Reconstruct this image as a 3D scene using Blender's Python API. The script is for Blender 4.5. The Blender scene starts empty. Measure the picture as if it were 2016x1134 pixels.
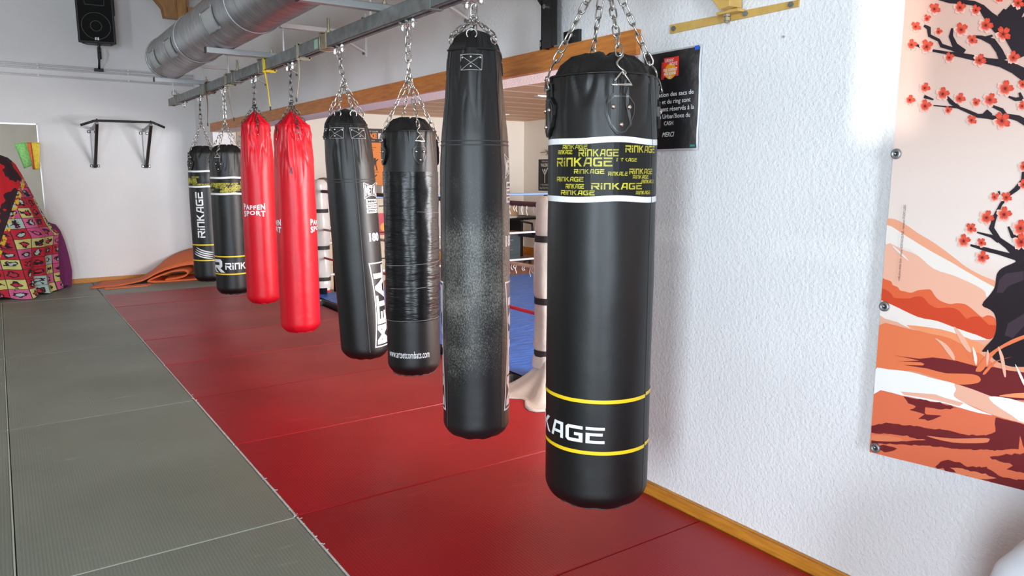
import bpy, bmesh, math, random
from math import sin, cos, pi, radians, atan2, sqrt, hypot, acos, asin
from mathutils import Vector, Matrix, noise
random.seed(7)
SC = bpy.context.scene
COL = SC.collection
# ------------------------------------------------------------------ camera
CAM_H = 1.46
YAW, PITCH, ROLL, FPX = 0.60257, 0.15498, 0.0013, 1462.8
fw = Vector((sin(YAW)*cos(PITCH), cos(YAW)*cos(PITCH), -sin(PITCH)))
rt0 = Vector((cos(YAW), -sin(YAW), 0)); up0 = rt0.cross(fw)
rt = cos(ROLL)*rt0+sin(ROLL)*up0; up = -sin(ROLL)*rt0+cos(ROLL)*up0
cam = bpy.data.cameras.new('camera'); cam.sensor_width = 36; cam.lens = FPX/2016*36
cam.clip_start = 0.05; cam.clip_end = 100
camo = bpy.data.objects.new('camera', cam); COL.objects.link(camo)
camo.matrix_world = Matrix(((rt.x, up.x, -fw.x, 0), (rt.y, up.y, -fw.y, 0), (rt.z, up.z, -fw.z, CAM_H), (0, 0, 0, 1)))
SC.camera = camo
# ------------------------------------------------------------------ world, sun, daylight, exposure
w = bpy.data.worlds.new('sky'); SC.world = w; w.use_nodes = True
bg = w.node_tree.nodes['Background']; bg.inputs[0].default_value = (0.75, 0.87, 1, 1); bg.inputs[1].default_value = 1.6

def sun(name, direction, energy, col, angle):
    l = bpy.data.lights.new(name, 'SUN'); l.energy = energy; l.color = col; l.angle = radians(angle)
    o = bpy.data.objects.new(name, l); COL.objects.link(o)
    o.rotation_euler = Vector(direction).to_track_quat('-Z', 'Y').to_euler(); o.location = (-8, 0, 7)
SUN_DIR = Vector((1.0, -0.10, -0.27))
sun('sun', SUN_DIR, 6.0, (1, 0.97, 0.9), 0.8)

def area(name, loc, direction, sx, sy, power, col=(1, 1, 1)):
    l = bpy.data.lights.new(name, 'AREA'); l.shape = 'RECTANGLE'; l.size = sx; l.size_y = sy; l.energy = power; l.color = col
    o = bpy.data.objects.new(name, l); COL.objects.link(o); o.location = loc
    o.rotation_euler = Vector(direction).to_track_quat('-Z', 'Y').to_euler()
    return o
# daylight at the rear and nearest left window, then added fill lamps
area('daylight_rear', (-1.75, -4.94, 1.55), (0, 1, 0), 1.5, 3.0, 1300, (0.76, 0.89, 1))
area('left_window_lamp', (-3.94, -1.9, 1.55), (1, 0, 0), 1.4, 3.0, 1250, (0.76, 0.89, 1))
area('left_window_lamp', (-3.94, 3.2, 1.75), (1, 0, 0), 2.6, 2.5, 30, (0.84, 0.93, 1))  # added fill in front of a blocked window, as if its blind glowed
area('left_window_lamp', (-3.94, 8.3, 1.75), (1, 0, 0), 2.6, 2.5, 150, (0.9, 0.95, 1))  # added fill before the other blocked window, standing in for a glowing blind
area('roof_fill', (-1.2, 4.2, 4.50), (0, 0, -1), 2.2, 7.0, 110, (1, 0.95, 0.9))  # added fill lamp under the solid ceiling, which has no opening
area('office_fill', (5.5, 0.66, 1.3), (0.35, 1, 0.22), 3.6, 1.6, 2300, (0.97, 0.98, 1))  # fill lamp added to brighten the next room's walls and ceiling
SC.view_settings.view_transform = 'Standard'; SC.view_settings.look = 'None'
SC.view_settings.exposure = -1.6; SC.view_settings.gamma = 1; SC.view_settings.use_curve_mapping = False

# ------------------------------------------------------------------ measuring helpers
def ray(px, py): return (rt*(px-1008)-up*(py-567))/FPX+fw
def onX(px, py, X): d = ray(px, py); t = X/d.x; return Vector((X, d.y*t, d.z*t+CAM_H))
def onY(px, py, Y): d = ray(px, py); t = Y/d.y; return Vector((d.x*t, Y, d.z*t+CAM_H))

# ------------------------------------------------------------------ materials
MATS = {}
def nn(nt, t, **k):
    n = nt.nodes.new(t)
    for a, b in k.items(): setattr(n, a, b)
    return n
def mat(name, col, rough=0.5, metal=0.0, bump=0.0, bscale=100.0, bdist=0.002, var=0.0, vscale=3.0, col2=None, spec=0.5, coat=0.0,
        bump2=0.0, b2scale=6.0, b2dist=0.01, stretch=(1, 1, 1), rvar=0.0, sheen=0):
    if name in MATS: return MATS[name]
    m = bpy.data.materials.new(name); m.use_nodes = True; nt = m.node_tree; b = nt.nodes['Principled BSDF']
    b.inputs['Base Color'].default_value = (*col, 1); b.inputs['Roughness'].default_value = rough; b.inputs['Metallic'].default_value = metal
    b.inputs['Specular IOR Level'].default_value = spec; b.inputs['Coat Weight'].default_value = coat; b.inputs['Coat Roughness'].default_value = 0.15
    tc = nn(nt, 'ShaderNodeTexCoord'); mp = nn(nt, 'ShaderNodeMapping'); mp.inputs['Scale'].default_value = stretch
    nt.links.new(tc.outputs['Object'], mp.inputs[0])
    if var > 0 or col2:
        n = nn(nt, 'ShaderNodeTexNoise'); n.inputs['Scale'].default_value = vscale; n.inputs['Detail'].default_value = 6; nt.links.new(mp.outputs[0], n.inputs['Vector'])
        mx = nn(nt, 'ShaderNodeMix', data_type='RGBA'); c2 = col2 if col2 else tuple(max(0, c*(1-var)) for c in col)
        cr = nn(nt, 'ShaderNodeMapRange'); cr.inputs[1].default_value = 0.35; cr.inputs[2].default_value = 0.65
        nt.links.new(n.outputs[0], cr.inputs[0]); nt.links.new(cr.outputs[0], mx.inputs[0])
        mx.inputs[6].default_value = (*col, 1); mx.inputs[7].default_value = (*c2, 1); nt.links.new(mx.outputs[2], b.inputs['Base Color'])
        if rvar:
            rr = nn(nt, 'ShaderNodeMapRange'); rr.inputs[3].default_value = rough; rr.inputs[4].default_value = rough+rvar
            nt.links.new(n.outputs[0], rr.inputs[0]); nt.links.new(rr.outputs[0], b.inputs['Roughness'])
    last = None
    for st, sc_, di in ((bump, bscale, bdist), (bump2, b2scale, b2dist)):
        if st > 0:
            n = nn(nt, 'ShaderNodeTexNoise'); n.inputs['Scale'].default_value = sc_; n.inputs['Detail'].default_value = 3; nt.links.new(mp.outputs[0], n.inputs['Vector'])
            bp = nn(nt, 'ShaderNodeBump'); bp.inputs['Strength'].default_value = st; bp.inputs['Distance'].default_value = di
            nt.links.new(n.outputs[0], bp.inputs['Height'])
            if last: nt.links.new(last.outputs[0], bp.inputs['Normal'])
            last = bp
    if last: nt.links.new(last.outputs[0], b.inputs['Normal'])
    MATS[name] = m
    return m
def bsdf(m): return m.node_tree.nodes['Principled BSDF']

plaster = mat('plaster', (0.79, 0.785, 0.79), 0.75, bump=0.35, bscale=70, bdist=0.004, var=0.06, vscale=1.3)
roughcast = mat('roughcast', (0.79, 0.79, 0.80), 0.7, bump=0.75, bscale=85, bdist=0.006, var=0.05, vscale=2.0)
cream = mat('cream_wall', (0.80, 0.76, 0.68), 0.7, var=0.05, vscale=1.0)
panelm = mat('wall_panelling', (0.34, 0.29, 0.24), 0.7, var=0.1)
ceilm = mat('ceiling_board', (0.30, 0.21, 0.13), 0.8, var=0.1)
wood2 = mat('varnished_pine', (0.60, 0.25, 0.028), 0.38, col2=(0.46, 0.17, 0.02), vscale=9, stretch=(8, 0.8, 8), bump=0.2, bscale=30, bdist=0.002)
wood = mat('pine', (0.62, 0.22, 0.035), 0.42, col2=(0.47, 0.145, 0.02), vscale=9, stretch=(8, 0.8, 8), bump=0.2, bscale=30, bdist=0.002)
timber = mat('glulam', (0.33, 0.16, 0.045), 0.5, col2=(0.22, 0.10, 0.03), vscale=6, stretch=(3, 3, 0.6))
galv = mat('galvanised', (0.38, 0.39, 0.40), 0.36, 0.85, var=0.25, vscale=14, rvar=0.2)
railm = mat('rail_zinc', (0.27, 0.28, 0.27), 0.5, 0.6, var=0.3, vscale=18)
clampm = mat('clamp_zinc', (0.42, 0.36, 0.24), 0.45, 0.6, var=0.3, vscale=20)
chrome = mat('chrome', (0.75, 0.75, 0.74), 0.22, 1.0)
chainm = mat('chain_steel', (0.62, 0.60, 0.56), 0.28, 1.0, var=0.35, vscale=30)
chaind = mat('chain_dark', (0.17, 0.165, 0.16), 0.35, 0.9, var=0.3, vscale=30)
blackm = mat('black_steel', (0.012, 0.012, 0.013), 0.35, bump=0.1, bscale=60)
blackp = mat('black_plastic', (0.005, 0.005, 0.006), 0.5, spec=.3, bump=0.15, bscale=200, bdist=0.001)
rubber = mat('rubber', (0.02, 0.02, 0.02), 0.7)
whitep = mat('white_paint', (0.80, 0.79, 0.78), 0.45, var=0.05)
yellowp = mat('yellow_paint', (0.62, 0.40, 0.11), 0.4, col2=(0.52, 0.31, 0.08), vscale=12)
leather = mat('black_leatherette', (0.003, 0.003, 0.0034), 0.43, spec=.48, bump=0.10, bscale=330, bdist=0.0012, bump2=0.16, b2scale=7, b2dist=0.012, var=0.3, vscale=5)
leather_r = mat('red_leatherette', (0.60, 0.004, 0.016), 0.36, spec=.38, bump=0.08, bscale=330, bdist=0.0012, bump2=0.3, b2scale=7, b2dist=0.012, var=0.12, vscale=4)
capm = mat('cover_cloth', (0.010, 0.009, 0.009), 0.6, spec=.3, bump=0.5, bscale=25, bdist=0.006)
printw = mat('print_white', (0.80, 0.81, 0.83), 0.45)
printy = mat('print_yellow', (0.83, 0.58, 0.01), 0.4)
printyg = mat('print_lime', (0.62, 0.56, 0.03), 0.45, col2=(0.30, 0.27, 0.03), vscale=22)
printb = mat('print_black', (0.008, 0.008, 0.008), 0.42, spec=.25)
thread = mat('stitching', (0.34, 0.33, 0.31), 0.6)
threadd = mat('dark_seam', (0.055, 0.055, 0.055), 0.6)
rivet = mat('rivet', (0.75, 0.62, 0.55), 0.25, 1.0)
tape = mat('duct_tape', (0.005, 0.005, 0.006), 0.27, spec=.3, bump=0.35, bscale=22, bdist=0.004, stretch=(1, 1, 5), bump2=0.35, b2scale=14, b2dist=0.006)
foam = mat('foam_orange', (0.72, 0.155, 0.045), 0.7, bump=0.3, bscale=120, bdist=0.001, var=0.1)
vinylw = mat('white_vinyl', (0.62, 0.60, 0.57), 0.28, bump=0.6, bscale=7, bdist=0.02, var=0.12, vscale=5)
clothw = mat('white_cloth', (0.66, 0.68, 0.74), 0.8, bump=0.35, bscale=8, bdist=0.02)
canvas = mat('ring_canvas', (0.04, 0.16, 0.62), 0.42, bump=0.8, bscale=9, bdist=0.02, var=0.2, vscale=6, stretch=(1, 2.5, 1))
scuff = None

def scuffed():
    m = mat('scuffed_leatherette', (0.004, 0.004, 0.0045), 0.43, spec=.48, bump=0.15, bscale=330, bdist=0.0012, bump2=0.25, b2scale=6, b2dist=0.010)
    nt = m.node_tree; b = bsdf(m)
    tc = nn(nt, 'ShaderNodeTexCoord'); n = nn(nt, 'ShaderNodeTexNoise'); n.inputs['Scale'].default_value = 230; n.inputs['Detail'].default_value = 8; n.inputs['Roughness'].default_value = 0.8
    mp = nn(nt, 'ShaderNodeMapping'); mp.inputs['Scale'].default_value = (1, 1, 0.55); nt.links.new(tc.outputs['Object'], mp.inputs[0]); nt.links.new(mp.outputs[0], n.inputs['Vector'])
    n2 = nn(nt, 'ShaderNodeTexNoise'); n2.inputs['Scale'].default_value = 5; n2.inputs['Detail'].default_value = 4; nt.links.new(tc.outputs['Object'], n2.inputs['Vector'])
    sp = nn(nt, 'ShaderNodeSeparateXYZ'); nt.links.new(tc.outputs['Object'], sp.inputs[0])
    r = nn(nt, 'ShaderNodeValToRGB'); cr = r.color_ramp   # where punches land: a band of the bag's height
    cr.elements[0].position = 0.0; cr.elements[0].color = (0, 0, 0, 1); cr.elements[1].position = 1; cr.elements[1].color = (0, 0, 0, 1)
    for p_, v_ in ((0.10, 0.0), (0.24, 0.6), (0.42, 1.0), (0.60, 0.95), (0.70, 0.3), (0.82, 0.02)):
        e = cr.elements.new(p_); e.color = (v_, v_, v_, 1)
    mr = nn(nt, 'ShaderNodeMapRange'); mr.inputs[1].default_value = 0; mr.inputs[2].default_value = 1.5
    nt.links.new(sp.outputs[2], mr.inputs[0]); nt.links.new(mr.outputs[0], r.inputs[0])
    # threshold of fine noise lowered by band + large noise
    ad = nn(nt, 'ShaderNodeMath', operation='MULTIPLY_ADD'); nt.links.new(r.outputs[0], ad.inputs[0]); ad.inputs[1].default_value = 0.20; nt.links.new(n.outputs[0], ad.inputs[2])
    a2 = nn(nt, 'ShaderNodeMath', operation='MULTIPLY_ADD'); nt.links.new(n2.outputs[0], a2.inputs[0]); a2.inputs[1].default_value = 0.30; nt.links.new(ad.outputs[0], a2.inputs[2])
    mr2 = nn(nt, 'ShaderNodeMapRange'); mr2.inputs[1].default_value = 0.79; mr2.inputs[2].default_value = 0.98; nt.links.new(a2.outputs[0], mr2.inputs[0])
    mx = nn(nt, 'ShaderNodeMix', data_type='RGBA'); mx.inputs[6].default_value = (0.008, 0.008, 0.009, 1); mx.inputs[7].default_value = (0.24, 0.235, 0.21, 1)
    nt.links.new(mr2.outputs[0], mx.inputs[0]); nt.links.new(mx.outputs[2], b.inputs['Base Color'])
    return m
scuff = scuffed()

# ------------------------------------------------------------------ mesh collector
class MB:
    def __init__(s): s.v = []; s.f = []; s.mi = []; s.m = 0; s.col = []
    def add(s, vs, fs):
        o = len(s.v); s.v += [Vector(a) for a in vs]; s.f += [tuple(i+o for i in f) for f in fs]; s.mi += [s.m]*len(fs); return s
    def box(s, c, d, rot=None, M=None):
        c = Vector(c); vs = []
        R = Matrix.Rotation(rot, 3, 'Z') if isinstance(rot, (int, float)) else (rot if rot else Matrix.Identity(3))
        for x in (-.5, .5):
            for y in (-.5, .5):
                for z in (-.5, .5): vs.append(c+R @ Vector((x*d[0], y*d[1], z*d[2])))
        return s.add(vs, [(0, 1, 3, 2), (4, 6, 7, 5), (0, 4, 5, 1), (2, 3, 7, 6), (0, 2, 6, 4), (1, 5, 7, 3)])
    def bx(s, a, b): return s.box([(p+q)/2 for p, q in zip(a, b)], [abs(q-p) for p, q in zip(a, b)])
    def bar(s, a, b, wx, wz, upv=(0, 0, 1)):
        a = Vector(a); b = Vector(b); d = (b-a); L = d.length; d.normalize(); u = Vector(upv)
        if abs(d.dot(u)) > .98: u = Vector((1, 0, 0))
        sd = d.cross(u).normalized(); u = sd.cross(d)
        R = Matrix((sd, d, u)).transposed(); return s.box((a+b)/2, (wx, L, wz), R)
    def tube(s, pts, r, n=8, closed=False, cap=True):
        pts = [Vector(p) for p in pts]; N = len(pts); vs = []; prev = None
        for i, p in enumerate(pts):
            if closed: t = (pts[(i+1) % N]-pts[i-1])
            else: t = pts[min(i+1, N-1)]-pts[max(i-1, 0)]
            t.normalize()
            if prev is None:
                a = Vector((0, 0, 1)) if abs(t.z) < .9 else Vector((1, 0, 0)); nrm = t.cross(a).normalized()
            else:
                nrm = (prev-t*prev.dot(t)).normalized()
            prev = nrm; bn = t.cross(nrm); rr = r[i] if isinstance(r, (list, tuple)) else r
            for k in range(n): a = 2*pi*k/n; vs.append(p+(nrm*cos(a)+bn*sin(a))*rr)
        fs = []
        for i in range(N if closed else N-1):
            for k in range(n):
                j = (i+1) % N; fs.append((i*n+k, i*n+(k+1) % n, j*n+(k+1) % n, j*n+k))
        if not closed and cap: fs += [tuple(range(n-1, -1, -1)), tuple((N-1)*n+k for k in range(n))]
        return s.add(vs, fs)
    def cyl(s, a, b, r, n=16): return s.tube([a, b], r, n)
    def lathe(s, prof, c=(0, 0, 0), n=24, M=None):
        c = Vector(c); vs = []; fs = []; N = len(prof)
        for r, z in prof:
            for k in range(n):
                a = 2*pi*k/n; p = Vector((r*cos(a), r*sin(a), z)); vs.append(c+(M @ p if M else p))
        for i in range(N-1):
            for k in range(n): fs.append((i*n+k, i*n+(k+1) % n, (i+1)*n+(k+1) % n, (i+1)*n+k))
        return s.add(vs, fs)
    def ball(s, c, r, n=10, sq=(1, 1, 1)):
        M = Matrix.Diagonal(sq); return s.lathe([(r*sin(pi*i/(n//2+1)) if 0 < i < n//2+1 else 1e-5, -r*cos(pi*i/(n//2+1))) for i in range(n//2+2)], c, n, M)
    def grid(s, P, closed=False):
        n = len(P); m = len(P[0]); vs = [p for r in P for p in r]; fs = []
        for i in range(n-1):
            for k in range(m if closed else m-1): fs.append((i*m+k, i*m+(k+1) % m, (i+1)*m+(k+1) % m, (i+1)*m+k))
        return s.add(vs, fs)
    def prism(s, poly, axis, a, b):
        """poly in the two other axes, extruded along axis ('x','y','z') from a to b"""
        n = len(poly)
        def P(q, t):
            return {'x': (t, q[0], q[1]), 'y': (q[0], t, q[1]), 'z': (q[0], q[1], t)}[axis]
        vs = [P(q, a) for q in poly]+[P(q, b) for q in poly]
        return s.add(vs, [tuple(range(n)), tuple(range(2*n-1, n-1, -1))]+[(i, (i+1) % n, n+(i+1) % n, n+i) for i in range(n)])
    def build(s, name, mats, parent=None, smooth=False, bevel=0.0, sub=0, solid=0.0, uv=None, auto=None):
        me = bpy.data.meshes.new(name)
        off = parent_world(parent)
        me.from_pydata([tuple(v-off) for v in s.v], [], s.f); 
        if not isinstance(mats, (list, tuple)): mats = [mats]
        for m in mats: me.materials.append(m)
        me.polygons.foreach_set('material_index', s.mi)
        bm = bmesh.new(); bm.from_mesh(me); bmesh.ops.recalc_face_normals(bm, faces=bm.faces); bm.to_mesh(me); bm.free()
        if smooth: me.polygons.foreach_set('use_smooth', [True]*len(me.polygons))
        if smooth and auto: 
            try: me.set_sharp_from_angle(angle=radians(auto))
            except Exception: pass
        o = bpy.data.objects.new(name, me); COL.objects.link(o)
        if parent: o.parent = parent
        if solid: md = o.modifiers.new('thickness', 'SOLIDIFY'); md.thickness = solid; md.offset = 0
        if bevel: md = o.modifiers.new('bevel', 'BEVEL'); md.width = bevel; md.segments = 2; md.limit_method = 'ANGLE'; md.angle_limit = radians(40)
        if sub: md = o.modifiers.new('sub', 'SUBSURF'); md.levels = sub; md.render_levels = sub
        return o
def parent_world(p):
    v = Vector((0, 0, 0))
    while p: v += p.location; p = p.parent
    return v
def tag(o, label=None, cat=None, group=None, kind=None):
    if label: o['label'] = label
    if cat: o['category'] = cat
    if group: o['group'] = group
    if kind: o['kind'] = kind
    return o
def thing(name, loc, label, cat, group=None):
    o = bpy.data.objects.new(name, None); COL.objects.link(o); o.location = loc; o.empty_display_size = .1
    return tag(o, label, cat, group)
def struct(mb, name, m, **k): return tag(mb.build(name, m, **k), kind='structure')
def copy_tree(o, parent=None):
    c = o.copy(); COL.objects.link(c); c.parent = parent
    for ch in list(o.children): copy_tree(ch, c)
    return c

# ------------------------------------------------------------------ lettering (flat polygons in a u,v plane)
def text_polys(s, size=1.0, italic=0.0, bold=0.0, spacing=1.0):
    cu = bpy.data.curves.new('t', 'FONT'); cu.body = s; cu.size = size; cu.shear = italic; cu.offset = bold*size; cu.space_character = spacing; cu.fill_mode = 'FRONT'; cu.resolution_u = 3
    o = bpy.data.objects.new('t', cu); COL.objects.link(o)
    dg = bpy.context.evaluated_depsgraph_get(); dg.update()
    me = bpy.data.meshes.new_from_object(o.evaluated_get(dg))
    vs = [(v.co.x, v.co.y) for v in me.vertices]; fs = [[vs[i] for i in p.vertices] for p in me.polygons]
    bpy.data.objects.remove(o); bpy.data.curves.remove(cu); bpy.data.meshes.remove(me)
    return fs
def bounds(polys):
    xs = [p[0] for f in polys for p in f]; ys = [p[1] for f in polys for p in f]; return min(xs), max(xs), min(ys), max(ys)
def fitp(polys, u0, v0, u1, v1):
    a, b, c, d = bounds(polys); return [[(u0+(p[0]-a)/(b-a)*(u1-u0), v0+(p[1]-c)/(d-c)*(v1-v0)) for p in f] for f in polys]
def rot90(polys): return [[(-p[1], p[0]) for p in f] for f in polys]
GL = {
 'R': (1.0, [[(0, 1), (0, .8), (.8, .8), (1, .9), (1, 1)], [(.8, .8), (1, .9), (1, .42), (.8, .42)], [(.28, .55), (.28, .36), (1, .36), (1, .55)], [(0, 0), (.2, 0), (.2, .65), (0, .65)], [(.45, .38), (.72, .38), (1.05, 0), (.78, 0)]]),
 'i': (.22, [[(0, 0), (.2, 0), (.2, .66), (0, .66)], [(0, .78), (.2, .78), (.2, 1), (0, 1)]]),
 'n': (.85, [[(0, 0), (.2, 0), (.2, 1), (0, 1)], [(.2, .8), (.7, .8), (.85, .9), (.85, 1), (.2, 1)], [(.65, 0), (.85, 0), (.85, .9), (.65, .82)]]),
 'K': (.95, [[(0, 0), (.2, 0), (.2, 1), (0, 1)], [(.2, .42), (.36, .42), (.92, 1), (.64, 1), (.2, .6)], [(.3, .55), (.46, .62), (.98, 0), (.7, 0)]]),
 'A': (.95, [[(0, 0), (.2, 0), (.42, .75), (.42, 1), (.3, 1)], [(.4, .82), (.95, .82), (.95, 1), (.4, 1)], [(.75, 0), (.95, 0), (.95, .85), (.75, .85)], [(.2, .28), (.76, .28), (.76, .45), (.2, .45)]]),
 'G': (.95, [[(0, .15), (.2, .2), (.2, .8), (0, .85)], [(0, .85), (.15, 1), (.95, 1), (.95, .8), (.2, .8)], [(0, .15), (.15, 0), (.95, 0), (.95, .2), (.2, .2)], [(.75, .2), (.95, .2), (.95, .58), (.75, .58)], [(.5, .4), (.76, .4), (.76, .58), (.5, .58)]]),
 'E': (.95, [[(0, .82), (.95, .82), (.95, 1), (0, 1)], [(0, 0), (.2, 0), (.2, .64), (0, .64)], [(.2, .46), (.85, .46), (.85, .64), (.2, .64)], [(.2, 0), (.95, 0), (.95, .18), (.2, .18)]]),
}
def rinkage(word='RinKAGE', wscale=1.25):
    out = []; x = 0
    for ch in word:
        wd, ps = GL[ch]; out += [[(x+p[0]*wscale, p[1]) for p in f] for f in ps]; x += (wd+.16)*wscale
    return out
def bow(u0, u1, v0, v1, pinch, t):
    """frame with concave long sides (quads), u width, v height"""
    out = []; N = 10
    def hw(s, k): return (u1-u0)/2*(1-pinch*sin(pi*s))-k
    cu = (u0+u1)/2
    for sg in (-1, 1):
        for i in range(N):
            s0, s1 = i/N, (i+1)/N; a0, a1 = v0+(v1-v0)*s0, v0+(v1-v0)*s1
            out.append([(cu+sg*hw(s0, 0), a0), (cu+sg*hw(s1, 0), a1), (cu+sg*hw(s1, t), a1), (cu+sg*hw(s0, t), a0)])
    out += [[(u0, v0), (u1, v0), (u1-t, v0+t), (u0+t, v0+t)], [(u0, v1), (u1, v1), (u1-t, v1-t), (u0+t, v1-t)]]
    return out
def pinchp(polys, u0, u1, v0, v1, pinch):
    cu = (u0+u1)/2; return [[(cu+(p[0]-cu)*(1-pinch*sin(pi*min(1, max(0, (p[1]-v0)/(v1-v0))))), p[1]) for p in f] for f in polys]

# ------------------------------------------------------------------ punching bags
RX = 1.75           # the rail's line
RAILB = 2.205       # underside of the rail
class Bag:
    """surface of revolution with folds; local z=0 at the bottom, phi=0 faces the doorway end, growing to the right"""
    def __init__(s, x, y, R, zb, kind, prof, tabs, fold, topz, tilt=(0, 0)):
        s.x, s.y, s.R, s.zb, s.kind, s.prof, s.tabs, s.fold, s.topz = x, y, R, zb, kind, prof, tabs, fold, topz
        s.al = atan2(-y, -x); s.tilt = tilt
    def rad(s, phi, z):
        P = s.prof
        for i in range(len(P)-1):
            if P[i][0] <= z <= P[i+1][0] or i == len(P)-2:
                t = (z-P[i][0])/max(1e-6, P[i+1][0]-P[i][0]); t = min(1, max(0, t)); r = P[i][1]*(1-t)+P[i+1][1]*t; break
        a0, zf, L = s.fold                       # amplitude, height where it peaks, length of the folds down
        k = len(s.tabs); ph = phi-s.tabs[0]
        g = max(0, 1-(zf-z)/L) if z <= zf else 1
        g = g**1.6
        c = cos(k*ph)
        wob = 0.5*cos(2*k*ph+1.0)+.35*cos((3*k+1)*ph+2+z*3)
        dent = noise.noise(Vector((cos(phi)*2.2+s.y*3, sin(phi)*2.2, z*3.0)))*.012
        nr = noise.noise(Vector((cos(ph)*3.2+z*2.5, sin(ph)*3.2, z*3.5+s.y)))
        crease = -abs(a0)*.9*g*max(0, 1-5*abs(nr))
        return r*(1+a0*g*(c*.7+.4*wob)+crease)*s.R*(1+dent)
    def pt(s, phi, z, off=0.0):
        th = s.al+phi; r = s.rad(phi, z)+off
        p = Vector((r*cos(th), r*sin(th), z))
        return p+Vector((s.tilt[0]*z, s.tilt[1]*z, 0))
    def hit(s, px, py):
        """where the sight line meets the bag: (phi, z)"""
        d = ray(px, py); z = (s.topz)*.5
        for _ in range(6):
            cx, cy = s.x+s.tilt[0]*z, s.y+s.tilt[1]*z
            R = s.rad(0, z); a = d.x**2+d.y**2; b = -2*(d.x*cx+d.y*cy); c = cx*cx+cy*cy-R*R
            q = b*b-4*a*c
            t = (-b-sqrt(q))/(2*a) if q > 0 else -b/(2*a)
            z = d.z*t+CAM_H-s.zb
        return (atan2(d.y*t-cy, d.x*t-cx)-s.al+pi) % (2*pi)-pi, z
    def decal(s, polys, name, m, parent, phi0=0, z0=0, off=0.0012, step=0.012, skirt=0.0, label=None, raw=False):
        """polys in metres (u along the girth from phi0, v up from z0)"""
        bm = bmesh.new()
        for f in polys:
            try: bm.faces.new([bm.verts.new((p[0], p[1], 0)) for p in f])
            except Exception: pass
        a, b, c, d = bounds(polys)
        st = max(step, (b-a)/60)
        k = math.ceil(a/st)
        while k*st < b:
            bmesh.ops.bisect_plane(bm, geom=bm.verts[:]+bm.edges[:]+bm.faces[:], plane_co=(k*st, 0, 0), plane_no=(1, 0, 0)); k += 1
        st = max(.03, (d-c)/25); k = math.ceil(c/st)
        while k*st < d:
            bmesh.ops.bisect_plane(bm, geom=bm.verts[:]+bm.edges[:]+bm.faces[:], plane_co=(0, k*st, 0), plane_no=(0, 1, 0)); k += 1
        if skirt:
            be = [e for e in bm.edges if len(e.link_faces) == 1]
            r = bmesh.ops.extrude_edge_only(bm, edges=be)
            for v in [g for g in r['geom'] if isinstance(g, bmesh.types.BMVert)]: v.co.z = -skirt
        for v in bm.verts:
            u, vv, o_ = v.co
            v.co = s.pt(phi0+u/s.R, z0+vv, off+o_)
        bmesh.ops.recalc_face_normals(bm, faces=bm.faces)
        me = bpy.data.meshes.new(name); bm.to_mesh(me); bm.free(); me.materials.append(m)
        # face outwards
        o = bpy.data.objects.new(name, me); COL.objects.link(o); o.parent = parent
        if label: o['label'] = label
        return o
def link_pts(c, ax, sd, L, W, n):
    pts = []; h = L/2-W/2; r = W/2
    for i in range(n): a = pi*i/(n-1); pts.append(c+ax*(h+r*sin(a))+sd*(r*cos(a)))
    for i in range(n): a = pi*i/(n-1); pts.append(c-ax*(h+r*sin(a))-sd*(r*cos(a)))
    return pts
def chain(mb, a, b, L=.036, wr=.0026, W=.019, n=4, tn=5, seed=0, first=0):
    a = Vector(a); b = Vector(b); d = b-a; ln = d.length; ax = d.normalized(); pitch = L-2*wr
    N = max(1, round(ln/pitch)); pitch = ln/N
    s0 = ax.cross(Vector((sin(seed+.7), cos(seed+.7), .1))).normalized(); s1 = ax.cross(s0)
    for i in range(N):
        sd = s0 if (i+first) % 2 == 0 else s1
        sd = (sd*cos(.35)+(s1 if (i+first) % 2 == 0 else -s0)*sin(.35)*(1 if i % 3 else -1)).normalized()
        mb.tube(link_pts(a+ax*pitch*(i+.5), ax, sd, pitch+2*wr*1.6, W, n), wr, tn, closed=True)
def leaf(w, h):
    N = 8; out = [(-w*.55, h*.5), (w*.55, h*.5)]
    R = [(w*1.0, h*.30), (w*.98, h*.05), (w*.72, -h*.25), (w*.30, -h*.46), (0, -h*.5)]
    L = [(-a, b) for a, b in reversed(R[:-1])]
    return out+R+L
def ringpoly(poly, k0, k1):
    n = len(poly); out = []
    for i in range(n):
        a, b = poly[i], poly[(i+1) % n]; out.append([(a[0]*k0, a[1]*k0), (b[0]*k0, b[1]*k0), (b[0]*k1, b[1]*k1), (a[0]*k1, a[1]*k1)])
    return out
def seg(a, b, t):
    d = Vector((b[0]-a[0], b[1]-a[1])).normalized(); n = Vector((-d.y, d.x))*t/2
    return [(a[0]-n.x, a[1]-n.y), (b[0]-n.x, b[1]-n.y), (b[0]+n.x, b[1]+n.y), (a[0]+n.x, a[1]+n.y)]
def disc(c, r, n=8): return [(c[0]+r*cos(2*pi*i/n), c[1]+r*sin(2*pi*i/n)) for i in range(n)]

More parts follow.
